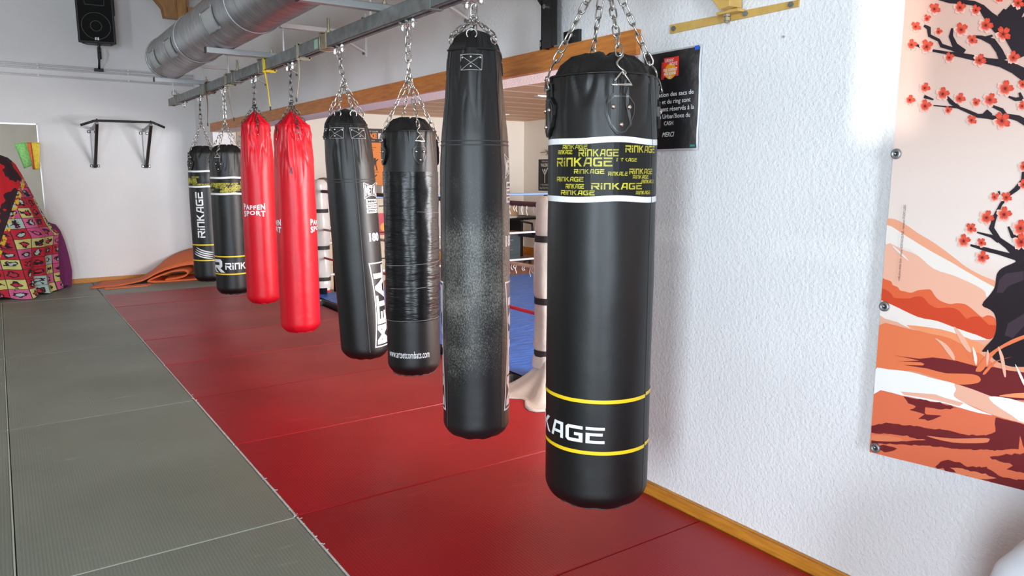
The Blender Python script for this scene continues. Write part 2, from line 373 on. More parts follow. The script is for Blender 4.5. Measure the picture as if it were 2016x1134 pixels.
def body(b, root, m, name='bag_body', nth=152, nz=100, cap=None):
    mb = MB(); P = b.prof; top = P[-1][0]; rows = []
    R = b.R; rc = min(.085, R*.6)
    zs = []
    for i in range(5): zs.append((0, (R-rc)*i/4/R))            # flat base disc
    rows = []
    for z, k in zs:
        rows.append([Vector((R*max(k, .001)*cos(b.al+2*pi*j/nth), R*max(k, .001)*sin(b.al+2*pi*j/nth), 0.0)) for j in range(nth)])
    for i in range(1, 9):                                     # rounded lower edge
        a = pi/2*i/8; z = rc*.82*(1-cos(a)); 
        row = []
        for j in range(nth):
            ph = 2*pi*j/nth; r = R-rc+rc*sin(a); pk = 1+.006*cos(17*ph+i)*(1-i/8)
            row.append(Vector((r*pk*cos(b.al+ph), r*pk*sin(b.al+ph), z+.003*cos(9*ph)*(1-i/8))))
        rows.append(row)
    z0 = rc*.82
    for i in range(1, nz+1):
        z = z0+(top-z0)*i/nz; rows.append([b.pt(2*pi*j/nth, z)-Vector((b.tilt[0]*z, b.tilt[1]*z, 0)) for j in range(nth)])
    for r in rows:
        for v in r: v.x += b.tilt[0]*v.z; v.y += b.tilt[1]*v.z
    mb.grid(rows, closed=True)
    mb.v = [v+parent_world(root) for v in mb.v]
    return mb, rows
def chain_to(b, root, apex, tabs, ztab, mm, L, wr, W, rr=.97, offz=0.0, name='chain'):
    base = Vector((b.x, b.y, b.zb))
    for i, ph in enumerate(tabs):
        mb = MB(); p = b.pt(ph, ztab, .010)+base; p.z += offz
        chain(mb, p, apex, L, wr, W, seed=i*1.3, first=i % 2)
        mb.build(name, mm, root, smooth=True)

def hanger(b, root, apex, mm, links, L=.05, wr=.004, W=.026, snap=None):
    """from the apex ring up to the trolley"""
    top = Vector((RX, b.hy, 2.165)); mb = MB()
    chain(mb, apex+Vector((0, 0, .0)), top, L, wr, W, n=5, tn=6, seed=b.y)
    mb.build('hanging_chain', mm, root, smooth=True)
    mb = MB(); mb.tube(link_pts(apex+Vector((0, 0, -.004)), Vector((0, 0, 1)), Vector((.7, -.7, 0)), .045, .034, 6), .0038, 6, closed=True)
    mb.build('hook_ring', mm, root, smooth=True)

def drum_profile(H, tp=.95):
    return [(0, 1.0), (H*.5, 1.0), (H-.22, .995), (H-.10, .975), (H-.012, tp), (H, tp-.02)]
def drum_bag(cx, cy, R, zb, H, tabs, apex, label, chm, fold=(.06, None, .30), domeh=.07, chk=(.036, .0026, .019), mm=None, group=None, hy=None, patch=True, bodym=None):
    prof = drum_profile(H)
    b = Bag(cx, cy, R, zb, 'drum', prof, tabs, (fold[0], H, fold[2]), H); b.hy = hy if hy else cy
    root = thing('punching_bag', (cx, cy, zb), label, 'punching bag', group)
    mb, rows = body(b, root, leather)
    mb.build('bag_body', bodym or leather, root, smooth=True)
    # gathered cover that closes the top
    off = parent_world(root); R0 = rows[-1]; cap = []
    for k, h in ((1.0, 0.0), (.975, -.012), (.93, -.004), (.82, domeh*.45), (.62, domeh*.82), (.38, domeh*.98), (.15, domeh), (.01, domeh*.97)):
        cap.append([off+Vector((v.x*k, v.y*k, v.z+h+(.008*cos(7*j*2*pi/len(R0)+k*5) if .1 < k < .95 else 0))) for j, v in enumerate(R0)])
    c = MB().grid(cap, closed=True); c.build('top_cover', capm, root, smooth=True)
    # turned rim welt
    c = MB(); c.tube([off+Vector((v.x*1.004, v.y*1.004, v.z-.004)) for v in R0[::2]], .0045, 6, closed=True); c.build('rim_piping', bodym or leather, root, smooth=True)
    # bottom seam
    c = MB(); rb = R*.80; c.tube([off+Vector((rb*cos(a*2*pi/64), rb*sin(a*2*pi/64), .012+.003*cos(a*1.7))) for a in range(64)], .0022, 5, closed=True); c.build('bottom_seam', threadd, root, smooth=True)
    for i, ph in enumerate(tabs):
        if patch:
            w, h = R*.27, R*.70; z0 = H-.085-h*.40
            pf = leaf(w, h); pp = b.decal([pf], 'tab_patch', bodym or leather, root, ph, z0, off=.0105, step=.008, skirt=.009)
            b.decal(ringpoly(pf, .90, .82), 'tab_stitching', mat('tab_welt', (.035, .034, .034), .3), root, ph, z0, off=.0125, step=.008)
            b.decal([[(-w*.5, h*.42), (w*.5, h*.42), (w*.5, h*.85), (-w*.5, h*.85)]], 'tab_strap', bodym or leather, root, ph, z0, off=.010, step=.008, skirt=.007)
            for (u, v) in ((-w*.5, h*.18), (w*.5, h*.18), (0, -h*.24)):
                c = MB(); n = Vector((cos(b.al+ph+u/R), sin(b.al+ph+u/R), 0)); p = off+b.pt(ph+u/R, z0+v, .012)
                c.ball(p, .0075*R/.18, 8, (1, 1, 1)); c.build('rivet', rivet, root, smooth=True)
            # triangular ring
            t0 = off+b.pt(ph-w*.62/R, z0+h*.70, .018); t1 = off+b.pt(ph+w*.62/R, z0+h*.70, .018); t2 = off+b.pt(ph, z0+h*1.02, .016)
            a0 = t0.lerp(t2, .85); a1 = t1.lerp(t2, .85)
            c = MB(); c.tube([t0, t0.lerp(a0, .5), a0, t2, a1, t1.lerp(a1, .5), t1], .0032*R/.18, 6, closed=True); c.build('tab_ring', chainm, root, smooth=True)
            tz = z0+h*1.0
            # S hook
            n = Vector((cos(b.al+ph), sin(b.al+ph), 0)); c = MB(); p = off+b.pt(ph, tz, .014); q = p.lerp(apex, .15); s_ = Vector((-(n.y), n.x, 0)) if i >= 0 else None
            L = (q-p).length; pts = []
            for k in range(33):
                a = 3*pi*k/32; pts.append(p.lerp(q, .5-.62*cos(a/3))+(s_*sin(a)*.9+n*(.15*cos(a)))*.013*R/.18)
            c.tube(pts, .0032*R/.18, 6); c.build('s_hook', chainm, root, smooth=True)
            c = MB(); chain(c, q, apex, *chk, seed=i*1.3, first=i % 2); c.build('chain', chm, root, smooth=True)
    return b, root

def band(b, root, z0, z1, m, name, off=.0011, wavy=0.0, ph0=-pi, ph1=pi):
    N = 64; polys = []
    for i in range(N):
        a, c = ph0+(ph1-ph0)*i/N, ph0+(ph1-ph0)*(i+1)/N
        f = lambda t: wavy*(.6*sin(3*t+1)+.4*sin(5*t))
        polys.append([(a*b.R, z0+f(a)), (c*b.R, z0+f(c)), (c*b.R, z1+f(c)), (a*b.R, z1+f(a))])
    bm = MB()
    for p in polys: bm.add([b.pt(q[0]/b.R, q[1], off)+parent_world(root) for q in p], [(0, 1, 2, 3)])
    return bm.build(name, m, root, smooth=True)
def place_word(b, root, polys, pxa, pya, pxb, pyb, name, m, off=.0014, fixed=None):
    """fit polys between two sight lines on the bag (lower-left, upper-right)"""
    a = b.hit(pxa, pya); c = b.hit(pxb, pyb)
    ps = fitp(polys, a[0]*b.R, a[1], c[0]*b.R, c[1])
    return b.decal(ps, name, m, root, off=off)

# --- bag 8: the big one in front
b8, r8 = drum_bag(1.75, 1.99, .1885, .268, 1.512, [radians(17)+k*pi/2 for k in range(4)], Vector((1.75, 1.99, 2.15)),
                  'large black punching bag with two yellow rings and a yellow lettered band, nearest and rightmost', chainm, domeh=.072, chk=(.043, .0032, .022))
def Zon(b, px, py): return b.hit(px, py)[1]
def rinkage_band(b, root, ytop, ybot, px, sw, words, ya=1.0, seedw=0):
    zt, zb_ = Zon(b, px, ytop), Zon(b, px, ybot)
    band(b, root, zb_, zt, printb, 'printed_band', .0008, wavy=.004)
    band(b, root, zt, zt+sw, printw, 'white_stripe', .0011, wavy=.004)
    band(b, root, zb_-sw, zb_, printw, 'white_stripe', .0011, wavy=.004)
    H = zt-zb_; G = 2*pi*b.R; polys = []
    for (u, v, h) in words:
        wl = fitp(rinkage(), u*G-G/2, zb_+v*H, u*G-G/2+h*H*6.1, zb_+v*H+h*H)
        polys += wl
    return b.decal(polys, 'band_lettering', printyg, root, off=.0014)
# words on the band: start around the girth, height, size (as a share of the band)
WORDS = []
def vis8():
    out = []
    for (x0, y0, x1, y1) in ((1108, 292, 1157, 284), (1099, 304, 1127, 296), (1139, 308, 1218, 294), (1231, 300, 1300, 286), (1097, 328, 1206, 311), (1214, 318, 1254, 311),
                             (1130, 342, 1190, 333), (1197, 346, 1236, 338), (1239, 343, 1300, 332), (1097, 357, 1149, 348), (1246, 352, 1273, 345), (1263, 361, 1294, 354), (1114, 371, 1150, 362),
                             (1164, 373, 1264, 360), (1105, 386, 1171, 377), (1252, 383, 1279, 376)):
        out.append((x0, y0, x1, y1))
    return out
zt, zb_ = Zon(b8, 1185, 282), Zon(b8, 1185, 387)
band(b8, r8, zb_, zt, printb, 'printed_band', .0008, wavy=.004)
band(b8, r8, zt, zt+.019, printw, 'white_stripe', .0011, wavy=.004)
band(b8, r8, zb_-.019, zb_, printw, 'white_stripe', .0011, wavy=.004)
polys = []
for (x0, y0, x1, y1) in vis8():
    a = b8.hit(x0, y0); hh = abs(b8.hit(x0, y1)[1]-a[1]); 
    u0 = a[0]*b8.R; wd = (b8.hit(min(x1, 1270), y1)[0]*b8.R-u0) if x1 <= 1270 else hh*6.3
    z = max(zb_+.004, min(zt-hh-.004, a[1]))
    polys += fitp(rinkage(), u0, z, u0+wd, z+hh)
random.seed(3)
for k in range(22):                                    # the far side of the same print
    ph = random.uniform(1.45, 4.5); hh = random.choice((.009, .012, .017)); z = zb_+.005+(k % 7)*(zt-zb_-.024)/6
    polys += fitp(rinkage(), ph*b8.R, z, ph*b8.R+hh*6, z+hh)
b8.decal(polys, 'band_lettering', printyg, r8, off=.0014)
for yy in (792, 893):
    z = Zon(b8, 1175, yy); band(b8, r8, z-.0065, z+.0065, printy, 'yellow_stripe', .0012, ph0=-pi-.2, ph1=radians(62)); band(b8, r8, z-.0015, z+.0115, printy, 'yellow_stripe', .0012, ph0=radians(62), ph1=pi-.2)
za = b8.hit(1190, 874); zc = b8.hit(1190, 842)
wd8 = fitp(rinkage(), 0, 0, 0.47, (zc[1]-za[1]))
b8.decal([[(p[0]-.47, p[1]) for p in f] for f in wd8], 'large_lettering', printw, r8, phi0=za[0], z0=za[1], off=.0014)
b8.decal([seg((0, .06), (0, 1.50), .0035)], 'side_seam', threadd, r8, phi0=radians(62), off=.0018)

# --- bag 7: tall scuffed
def tall_bag(cx, cy, R, zb, prof, tabs, apex, label, chm, bodym, seams, hy, tilt=(0, 0), patches=(), fold=(.055, .45), chk=(.036, .0026, .019), vseams=()):
    H = prof[-1][0]
    b = Bag(cx, cy, R, zb, 'tall', prof, tabs, (fold[0], H-.09, fold[1]), H, tilt); b.hy = hy
    root = thing('punching_bag', (cx, cy, zb), label, 'punching bag')
    off = Vector((cx, cy, zb))
    mb, rows = body(b, root, bodym); mb.build('bag_body', bodym, root, smooth=True)
    for z in seams:
        c = MB(); c.tube([off+b.pt(2*pi*i/72, z, .0005) for i in range(72)], .0028, 5, closed=True); c.build('cross_seam', threadd, root, smooth=True)
    for ph in vseams:
        b.decal([seg((0, .06), (0, H-.10), .004)], 'side_seam', threadd, root, phi0=ph, off=.002)
    c = MB(); c.tube([off+b.pt(2*pi*i/72, H-.095, .002) for i in range(72)], .004, 6, closed=True); c.build('rim_piping', bodym, root, smooth=True)
    for i, ph in enumerate(tabs):
        if patches and i < len(patches) and patches[i]:
            w, h = R*.42, R*.23; z0 = H-.095-h*1.65
            pp = [[(-w*.9, -h), (w*.9, -h), (w, h), (-w, h)]]
            b.decal(pp, 'stitched_patch', capm, root, ph, z0, off=.006, step=.01, skirt=.005)
            q = [(-w*.84, -h*.9), (w*.84, -h*.9), (w*.93, h*.9), (-w*.93, h*.9)]
            b.decal([seg(q[k], q[(k+1) % 4], .0022) for k in range(4)]+[seg(q[0], q[2], .0020), seg(q[1], q[3], .0020)], 'patch_stitching', thread, root, ph, z0, off=.0068, step=.01)
            for (u, v) in ((-w*.75, h*.55), (w*.75, h*.55), (0, h*.6), (0, -h*.5)):
                c = MB(); c.ball(off+b.pt(ph+u/R, z0+v, .007), .0055, 8); c.build('rivet', chrome, root, smooth=True)
            b.decal([[(-w*.42, h), (w*.42, h), (w*.42, h*3.1), (-w*.42, h*3.1)]], 'tab_strap', capm, root, ph, z0, off=.009, step=.01, skirt=.006)
            zt_ = min(H-.02, z0+h*3.4)
        else: zt_ = H-.05
        p = off+b.pt(ph, zt_, .012); nrm = Vector((-sin(b.al+ph), cos(b.al+ph), 0))
        c = MB(); c.tube([p+nrm*.022*cos(a)+Vector((0, 0, .02*sin(a))) for a in [2*pi*k/12 for k in range(12)]], .003, 6, closed=True); c.build('tab_ring', chm, root, smooth=True)
        c = MB(); chain(c, p+Vector((0, 0, .015)), apex, *chk, seed=i*1.3, first=i % 2); c.build('chain', chm, root, smooth=True)
    return b, root
H7 = 1.81
prof7 = [(0, 1.0), (.25, .985), (.7, 1.02), (1.20, 1.0), (1.36, .95), (1.50, .86), (H7-.13, .77), (H7-.09, .73), (H7-.068, .66), (H7-.035, .52), (H7-.012, .33), (H7, .02)]
b7, r7 = tall_bag(1.75, 2.835, .153, .255, prof7, [radians(-6)+k*pi/3 for k in range(6)], Vector((1.75, 2.835, 2.11)),
                  'tall black punching bag with grey scuffed front, second from the right', chainm, scuff, [1.335, 1.318], 2.835, patches=(1, 0, 1, 0, 1, 0), chk=(.036, .0028, .02),
                  vseams=(radians(-58), radians(49)))
# bag 5
H5 = 1.535
prof5 = [(0, 1.0), (.3, 1.0), (.8, 1.0), (1.02, .99), (1.22, .97), (H5-.16, .90), (H5-.09, .78), (H5-.068, .70), (H5-.035, .52), (H5-.012, .30), (H5, .02)]
b5, r5 = tall_bag(1.838, 4.308, .147, .30, prof5, [radians(-30)+k*pi/3 for k in range(6)], Vector((1.765, 4.345, 1.99)),
                  'black punching bag with white logo frame and 180 mark, hanging slightly crooked', chainm, leather, [1.115, 1.098], 4.37, tilt=(-.046, .020), patches=(1, 1, 0, 1, 0, 1),
                  vseams=(radians(12), radians(72), radians(-78)))
def metal_set(b, root, upper, boxes, num, lower):
    (a0, z0), (a1, z1) = upper; R = b.R
    u0, u1 = a0*R, a1*R; pol = bow(u0, u1, z0, z1, 0, .003)
    # small upper emblem: frame with curved top and bottom
    N = 8; fr = []; hgt = z1-z0
    def edge(s, top): c_ = .20*hgt*sin(pi*s); return (z1-c_) if top else (z0+c_)
    for top in (0, 1):
        for i in range(N):
            s0, s1 = i/N, (i+1)/N; e0, e1 = edge(s0, top), edge(s1, top); t = .0035*(-1 if top else 1)
            fr.append([(u0+(u1-u0)*s0, e0), (u0+(u1-u0)*s1, e1), (u0+(u1-u0)*s1, e1+t), (u0+(u1-u0)*s0, e0+t)])
    for uu in (u0, u1-.0035): fr.append([(uu, z0), (uu+.0035, z0), (uu+.0035, z1), (uu, z1)])
    tx = fitp(text_polys('METAL', bold=.03), u0+.009, z0+.012, u1-.009, z1-.012); cz = (z0+z1)/2
    tx = [[(p[0], cz+(p[1]-cz)*(1-.38*sin(pi*(p[0]-u0)/(u1-u0)))) for p in f] for f in tx]
    b.decal(fr+tx, 'emblem', printw, root, off=.0014)
    k = 0
    for t, (za_, zb2) in zip(('MMA', 'BOXE', 'PRO'), boxes):
        b.decal([[(u0+.01, za_), (u1-.005, za_), (u1-.005, zb2), (u0+.01, zb2)]], 'label_box', printw, root, off=.0012)
        b.decal(fitp(text_polys(t, bold=.03), u0+.022, za_+.006, u1-.02, zb2-.006), 'label_lettering', printb, root, off=.0018)
    b.decal(fitp(text_polys('180', bold=.045), num[0]*R, num[1], num[2]*R, num[3]), 'weight_number', printw, root, off=.0014)
    (a0, z0), (a1, z1) = lower; u0, u1 = a0*R, a1*R; pin = .30
    b.decal(bow(u0, u1, z0, z1, pin, .0075), 'emblem_frame', printw, root, off=.0014)
    m_ = .018; tx = fitp(rot90(text_polys('METAL', bold=.05)), u0+m_, z0+m_, u1-m_, z1-m_)
    b.decal(pinchp(tx, u0, u1, z0, z1, pin), 'emblem_lettering', printw, root, off=.0014)
def zs(b, px, py): return b.hit(px, py)[1]
p5 = b5.hit(716, 376)[0]
metal_set(b5, r5, ((p5, zs(b5, 718, 392)), (p5+.125/b5.R, zs(b5, 718, 358))),
          [(zs(b5, 722, 401), zs(b5, 722, 392.5)), (zs(b5, 722, 410.5), zs(b5, 722, 402.5)), (zs(b5, 722, 420), zs(b5, 722, 412))],
          (b5.hit(727, 468)[0], zs(b5, 727, 476), b5.hit(727, 468)[0]+.085/b5.R, zs(b5, 727, 459)),
          ((b5.hit(735, 640)[0], zs(b5, 738, 685)), (b5.hit(735, 640)[0]+.15/b5.R, zs(b5, 738, 517))))
q7 = radians(72); 
for q in (radians(58), radians(-62)-.155/.153):
    metal_set(b7, r7, ((q, zs(b7, 1000, 352)), (q+.105/b7.R, zs(b7, 1000, 303))),
          [(zs(b7, 1000, 370), zs(b7, 1000, 358)), (zs(b7, 1000, 384), zs(b7, 1000, 373)), (zs(b7, 1000, 399), zs(b7, 1000, 387))],
          (q, zs(b7, 1000, 485), q+.08/b7.R, zs(b7, 1000, 463)),
          ((q-.05, zs(b7, 985, 812)), (q-.05+.155/b7.R, zs(b7, 995, 555))))

# --- bag 6: taped drum
b6, r6 = drum_bag(1.75, 3.46, .138, .403, 1.262, [radians(19)+k*pi/2 for k in range(4)], Vector((1.75, 3.46, 1.925)),
                  'black punching bag wrapped in shiny duct tape with a web address near its base', chainm, domeh=.06, chk=(.036, .0026, .019), fold=(.05, None, .25))
mb = MB(); off = Vector((1.75, 3.46, .403)); rows = []
zt6 = 1.262-.205; NZ = 60
for i in range(NZ+1):
    z = .30+(zt6-.30)*i/NZ; row = []
    for j in range(96):
        ph = 2*pi*j/96; lap = .0012*((z*14+.15*sin(ph)) % 1); fl = noise.noise(Vector((cos(ph)*3, sin(ph)*3, z*13)))*.0018
        row.append(off+b6.pt(ph, z, .0028+lap+fl))
    rows.append(row)
mb.grid(rows, closed=True); mb.build('tape_wrap', tape, r6, smooth=True)
mb = MB()
for z, dz, a0, a1 in ((.585, .02, -1.2, 1.3), (.30, .012, -1.4, 1.2), (.86, -.01, .2, 1.5), (.47, .008, -.9, .5)):
    mb = MB(); mb.tube([off+b6.pt(a0+(a1-a0)*i/16, z+dz*i/16, .006) for i in range(17)], .0009, 4); mb.build('tape_edge', thread, r6, smooth=True)
a = b6.hit(768, 699); c = b6.hit(845, 686)
tw = text_polys('www.artsetcombats.com', bold=.0)
b6.decal(fitp(tw, a[0]*b6.R, a[1]-.004, c[0]*b6.R+.0, a[1]+.034), 'web_address', printw, r6, off=.0016)

# --- bags 1 and 2: smaller ringed drums at the far end
b1, r1 = drum_bag(1.75, 8.08, .150, .335, 1.315, [radians(-52)+k*pi/2 for k in range(4)], Vector((1.75, 8.08, 1.935)),
                  'farthest black punching bag with upright white lettering and white claw stripes, leftmost of all', chainm, domeh=.06, hy=8.06)
b2, r2 = drum_bag(1.75, 7.12, .155, .335, 1.30, [radians(-28)+k*pi/2 for k in range(4)], Vector((1.75, 7.12, 1.89)),
                  'black punching bag with gold lettered band and white R logo, left of the red bags', chainm, domeh=.06, hy=7.1)
random.seed(11)
def small_words(n, vals=(.10, .13, .18)):
    out = []
    for k in range(n):
        out.append((random.random()*.94, .04+.84*(k % 6)/5.5, random.choice(vals)))
    return out
bw2 = small_words(34); bw1 = small_words(34)
def band_px(b, root, px, y1, y2, words):
    zt, zb_ = Zon(b, px, y1), Zon(b, px, y2)
    band(b, root, zb_, zt, printb, 'printed_band', .0008, wavy=.003); band(b, root, zt, zt+.017, printw, 'white_stripe', .0011, wavy=.003); band(b, root, zb_-.017, zb_, printw, 'white_stripe', .0011, wavy=.003)
    H = zt-zb_; G = 2*pi*b.R; polys = []
    for (u, v, h) in words: polys += fitp(rinkage(), u*G-G/2, zb_+v*(H-h*H), u*G-G/2+h*H*6.0, zb_+v*(H-h*H)+h*H)
    b.decal(polys, 'band_lettering', printyg, root, off=.0014, step=.02)
band_px(b1, r1, 390, 339, 366, bw1)
band_px(b2, r2, 447, 352, 380, bw2)
for b, root, ys, px in ((b1, r1, (482.5, 513), 400), (b2, r2, (505.5, 540), 455)):
    for yy in ys: z = Zon(b, px, yy); band(b, root, z-.006, z+.006, printy, 'yellow_stripe', .0012)
# upright word on bag 1 (reads upwards)
a = b1.hit(390, 468); c = b1.hit(397, 378)
for dphi in (0, radians(110)):
    b1.decal(fitp(rot90(rinkage('RinKAGE', 1.0)), (a[0]+dphi)*b1.R, a[1], (a[0]+dphi)*b1.R+.075, c[1]), 'upright_lettering', printw, r1, off=.0014)
# claw stripes on bag 1
z0 = Zon(b1, 400, 511); z1 = Zon(b1, 400, 485); claws = []
ph0 = b1.hit(383, 500)[0]*b1.R
for k in range(4):
    s = k*.030; N = 8
    for i in range(N):
        def cw(t): 
            x = ph0+.0+s*.4+t*(.20-s*.3); top = z0+.035+s*1.05-.05*t+.035*(1-t)**2; th = .020*sin(pi*min(1, t*1.0))**.6 if t < 1 else .004
            return x, top, th
        xa, ta, ha = cw(i/N); xb, tb, hb = cw((i+1)/N)
        claws.append([(xa, ta), (xb, tb), (xb, tb-hb-.001), (xa, ta-ha-.001)])
zc_ = bounds(claws); claws = fitp(claws, zc_[0], z0+.008, zc_[1], z1-.008)
b1.decal(claws, 'claw_stripes', printw, r1, off=.0014)
a = b2.hit(424, 535); c = b2.hit(443, 511)
Rl = [[(0, .85), (.1, 1), (1.0, 1), (1.15, .85), (.85, .78), (.1, .78)], [(.85, .8), (1.15, .85), (1.15, .45), (.85, .5)], [(0, .55), (.3, .35), (1.0, .35), (1.15, .5), (.85, .55)], [(.4, .38), (.85, .38), (1.4, 0), (1.0, 0)], [(0, .48), (.2, .48), (.35, .15), (.75, .0), (.35, .0), (.08, .15)]]
b2.decal(fitp(Rl, b2.hit(424, 525)[0]*b2.R, a[1]+.004, b2.hit(443, 525)[0]*b2.R, c[1]), 'logo_letter', printw, r2, off=.0014)
a = b2.hit(444, 531); hh = abs(b2.hit(444, 518)[1]-a[1])
b2.decal(fitp(rinkage(), a[0]*b2.R, a[1], a[0]*b2.R+hh*6.0, a[1]+hh), 'large_lettering', printw, r2, off=.0014)

# --- red bags 3 and 4
def red_bag(cy, R, zb, H, tabs, apexz, label, texts, hy, marks=False):
    # straight body, folded square shoulder, cone to a point
    prof = [(0, 1.0), (.4, 1.0), (.9, 1.0), (H-.33, .97), (H-.20, .88), (H-.115, .83), (H-.10, .80), (H-.085, .66), (H-.06, .48), (H-.03, .28), (H-.01, .12), (H, .02)]
    b = Bag(RX, cy, R, zb, 'sack', prof, tabs, (-.17, H-.09, .46), H); b.hy = hy
    root = thing('punching_bag', (RX, cy, zb), label, 'punching bag'); off = Vector((RX, cy, zb))
    mb, rows = body(b, root, leather_r); mb.build('bag_body', leather_r, root, smooth=True)
    apex = Vector((RX, cy, apexz))
    c = MB(); rb = R*.72; c.tube([off+Vector((rb*cos(k*2*pi/64), rb*sin(k*2*pi/64), .010)) for k in range(64)], .0025, 5, closed=True); c.build('bottom_seam', leather_r, root, smooth=True)
    c = MB(); c.tube([off+b.pt(2*pi*i/96, H-.098, .001) for i in range(96)], .003, 5, closed=True); c.build('rim_piping', leather_r, root, smooth=True)
    for i, ph in enumerate(tabs):
        w, h = R*.42, R*.62; z0 = H-.125-h*.5
        pf = [(-w*.8, h*.5), (w*.8, h*.5), (w, h*.1), (w*.8, -h*.25), (w*.4, -h*.46), (0, -h*.5), (-w*.4, -h*.46), (-w*.8, -h*.25), (-w, h*.1)]
        b.decal([pf], 'tab_patch', leather_r, root, ph, z0, off=.0055, step=.01, skirt=.004)
        for (u, v) in ((0, h*.2), (0, -h*.3)):
            c = MB(); c.ball(off+b.pt(ph+u/R, z0+v, .006), .005, 6); c.build('rivet', rivet, root, smooth=True)
        p = off+b.pt(ph, H-.15, .012); nrm = Vector((-sin(b.al+ph), cos(b.al+ph), 0))
        c = MB(); c.tube([p-nrm*.022+Vector((0, 0, -.01)), p+nrm*.022+Vector((0, 0, -.01)), p+Vector((0, 0, .035))], .003, 6, closed=True); c.build('tab_ring', chaind, root, smooth=True)
        c = MB(); p2 = off+b.pt(ph, H-.095, .014); chain(c, p+Vector((0, 0, .03)), p2, .034, .0026, .018, seed=i); chain(c, p2, apex, .034, .0026, .018, seed=i); c.build('chain', chaind, root, smooth=True)
    return b, root
b3, r3 = red_bag(6.17, .133, .385, 1.555, [radians(8)+k*pi/2 for k in range(4)], 1.985, 'red punching bag with white lettering on its front, the farther of the two red ones', None, 6.146)
b4, r4 = red_bag(5.27, .1405, .305, 1.575, [radians(19)+k*pi/2 for k in range(4)], 1.935, 'red punching bag hanging lowest, nearer of the two red ones', None, 5.265)
def paffen(b, root, u0, z0, z1, Wd):
    zm = (z0+z1)/2; n = 6; P = []
    for t, a, c, up_ in (('PAFFEN', zm+.004, z1, 1), ('SPORT', z0, zm-.004, -1)):
        tp = fitp(text_polys(t, bold=.04, spacing=1.15), u0, a, u0+Wd, c)
        for f in tp:
            g = []
            for p in f:
                s = (p[0]-u0)/Wd; k = .62+.38*abs(2*s-1)**1.3
                if up_ > 0: g.append((p[0], a+(p[1]-a)*k))
                else: g.append((p[0], c-(c-p[1])*k))
            P.append(g)
    b.decal(P, 'lettering', printw, root, off=.0014)
paffen(b3, r3, b3.hit(481, 414)[0]*b3.R, zs(b3, 500, 428), zs(b3, 500, 400), .185)
a0 = b4.hit(611, 447)[0]
paffen(b4, r4, a0*b4.R, zs(b4, 615, 459), zs(b4, 615, 430), .195)
paffen(b4, r4, (b4.hit(553.5, 447)[0])*b4.R-.195, zs(b4, 552, 460), zs(b4, 552, 431), .195)
paffen(b3, r3, (b3.hit(481, 414)[0])*b3.R-.28, zs(b3, 500, 428), zs(b3, 500, 400), .185)
# small dark inked mark on bag 4
a = b4.hit(570, 341); c = b4.hit(579, 330)
b4.decal([seg((a[0]*b4.R, a[1]), (a[0]*b4.R+.014, c[1]), .004), seg((a[0]*b4.R+.014, c[1]), (a[0]*b4.R+.018, a[1]-.004), .007)], 'ink_mark', mat('ink', (.10, .01, .03), .5), r4, off=.0015)

# hanging chains to the trolleys
for b, root, az, mm in ((b1, r1, 1.935, chaind), (b2, r2, 1.89, chainm), (b3, r3, 1.985, chaind), (b4, r4, 1.935, chaind), (b6, r6, 1.925, chainm), (b7, r7, 2.11, chainm), (b8, r8, 2.15, chainm)):
    hanger(b, root, Vector((RX, b.y, az)), mm, 4)
hanger(b5, r5, Vector((1.765, 4.345, 1.99)), chainm, 4)

# ------------------------------------------------------------------ rail, trolleys, clamps, brackets
rail = MB(); ya, yb = 0.9, 9.48; RT = 2.283; hw = .034; t = .004
rail.bx((RX-hw, ya, RT-t), (RX+hw, yb, RT)); rail.bx((RX-hw, ya, RAILB), (RX-hw+t, yb, RT)); rail.bx((RX+hw-t, ya, RAILB), (RX+hw, yb, RT))
rail.bx((RX-hw, ya, RAILB), (RX-.010, yb, RAILB+t)); rail.bx((RX+.010, ya, RAILB), (RX+hw, yb, RAILB+t))
rail.bx((RX-.014, ya, RAILB), (RX-.010, yb, RAILB+.016)); rail.bx((RX+.010, ya, RAILB), (RX+.014, yb, RAILB+.016))
rroot = thing('ceiling_rail', (RX, ya, RAILB), 'long grey steel channel rail carrying all the punching bags', 'rail')
rail.build('channel', railm, rroot, bevel=.0015)
for y in (9.07, 7.78, 6.61, 5.83, 4.52):
    c = MB(); g = .004
    c.bx((RX-hw-g, y-.045, RAILB-.006), (RX+hw+g, y+.045, RT+g)); c.build('clamp_sleeve', railm if y != 4.52 else clampm, rroot, bevel=.002)
    c = MB(); c.bx((RX-.055, y-.03, RT+.006), (RX+.055, y+.03, RT+.012)); c.cyl((RX, y, RT), (RX, y, RT+(.10 if y in (4.52, 6.61) else .035)), .009, 8)
    c.cyl((RX, y, RT+.012), (RX, y, RT+.026), .017, 6); c.build('clamp_bolt', clampm, rroot)
    c = MB(); c.tube([(RX-hw-.006, y+.05, RAILB-.01), (RX+hw+.006, y+.05, RAILB-.01), (RX+hw+.006, y+.05, RT+.006), (RX-hw-.006, y+.05, RT+.006)], .004, 6, closed=True); c.build('clamp_ring', clampm, rroot, smooth=True)
for y in (2.35, 3.18):
    c = MB(); c.bx((RX-hw-.003, y-.02, RAILB-.004), (RX+hw+.003, y+.02, RT+.004)); c.build('joint_sleeve', railm, rroot, bevel=.002)
c = MB(); c.bx((RX-hw, yb-.001, RAILB), (RX+hw, yb+.004, RT)); c.build('end_cap', railm, rroot)
# printed sticker on the rail
c = MB(); c.bx((RX-hw-.0012, 4.62, RAILB+.012), (RX-hw-.0004, 4.68, RT-.012)); c.build('sticker', mat('sticker', (.35, .55, .40), .4), rroot)

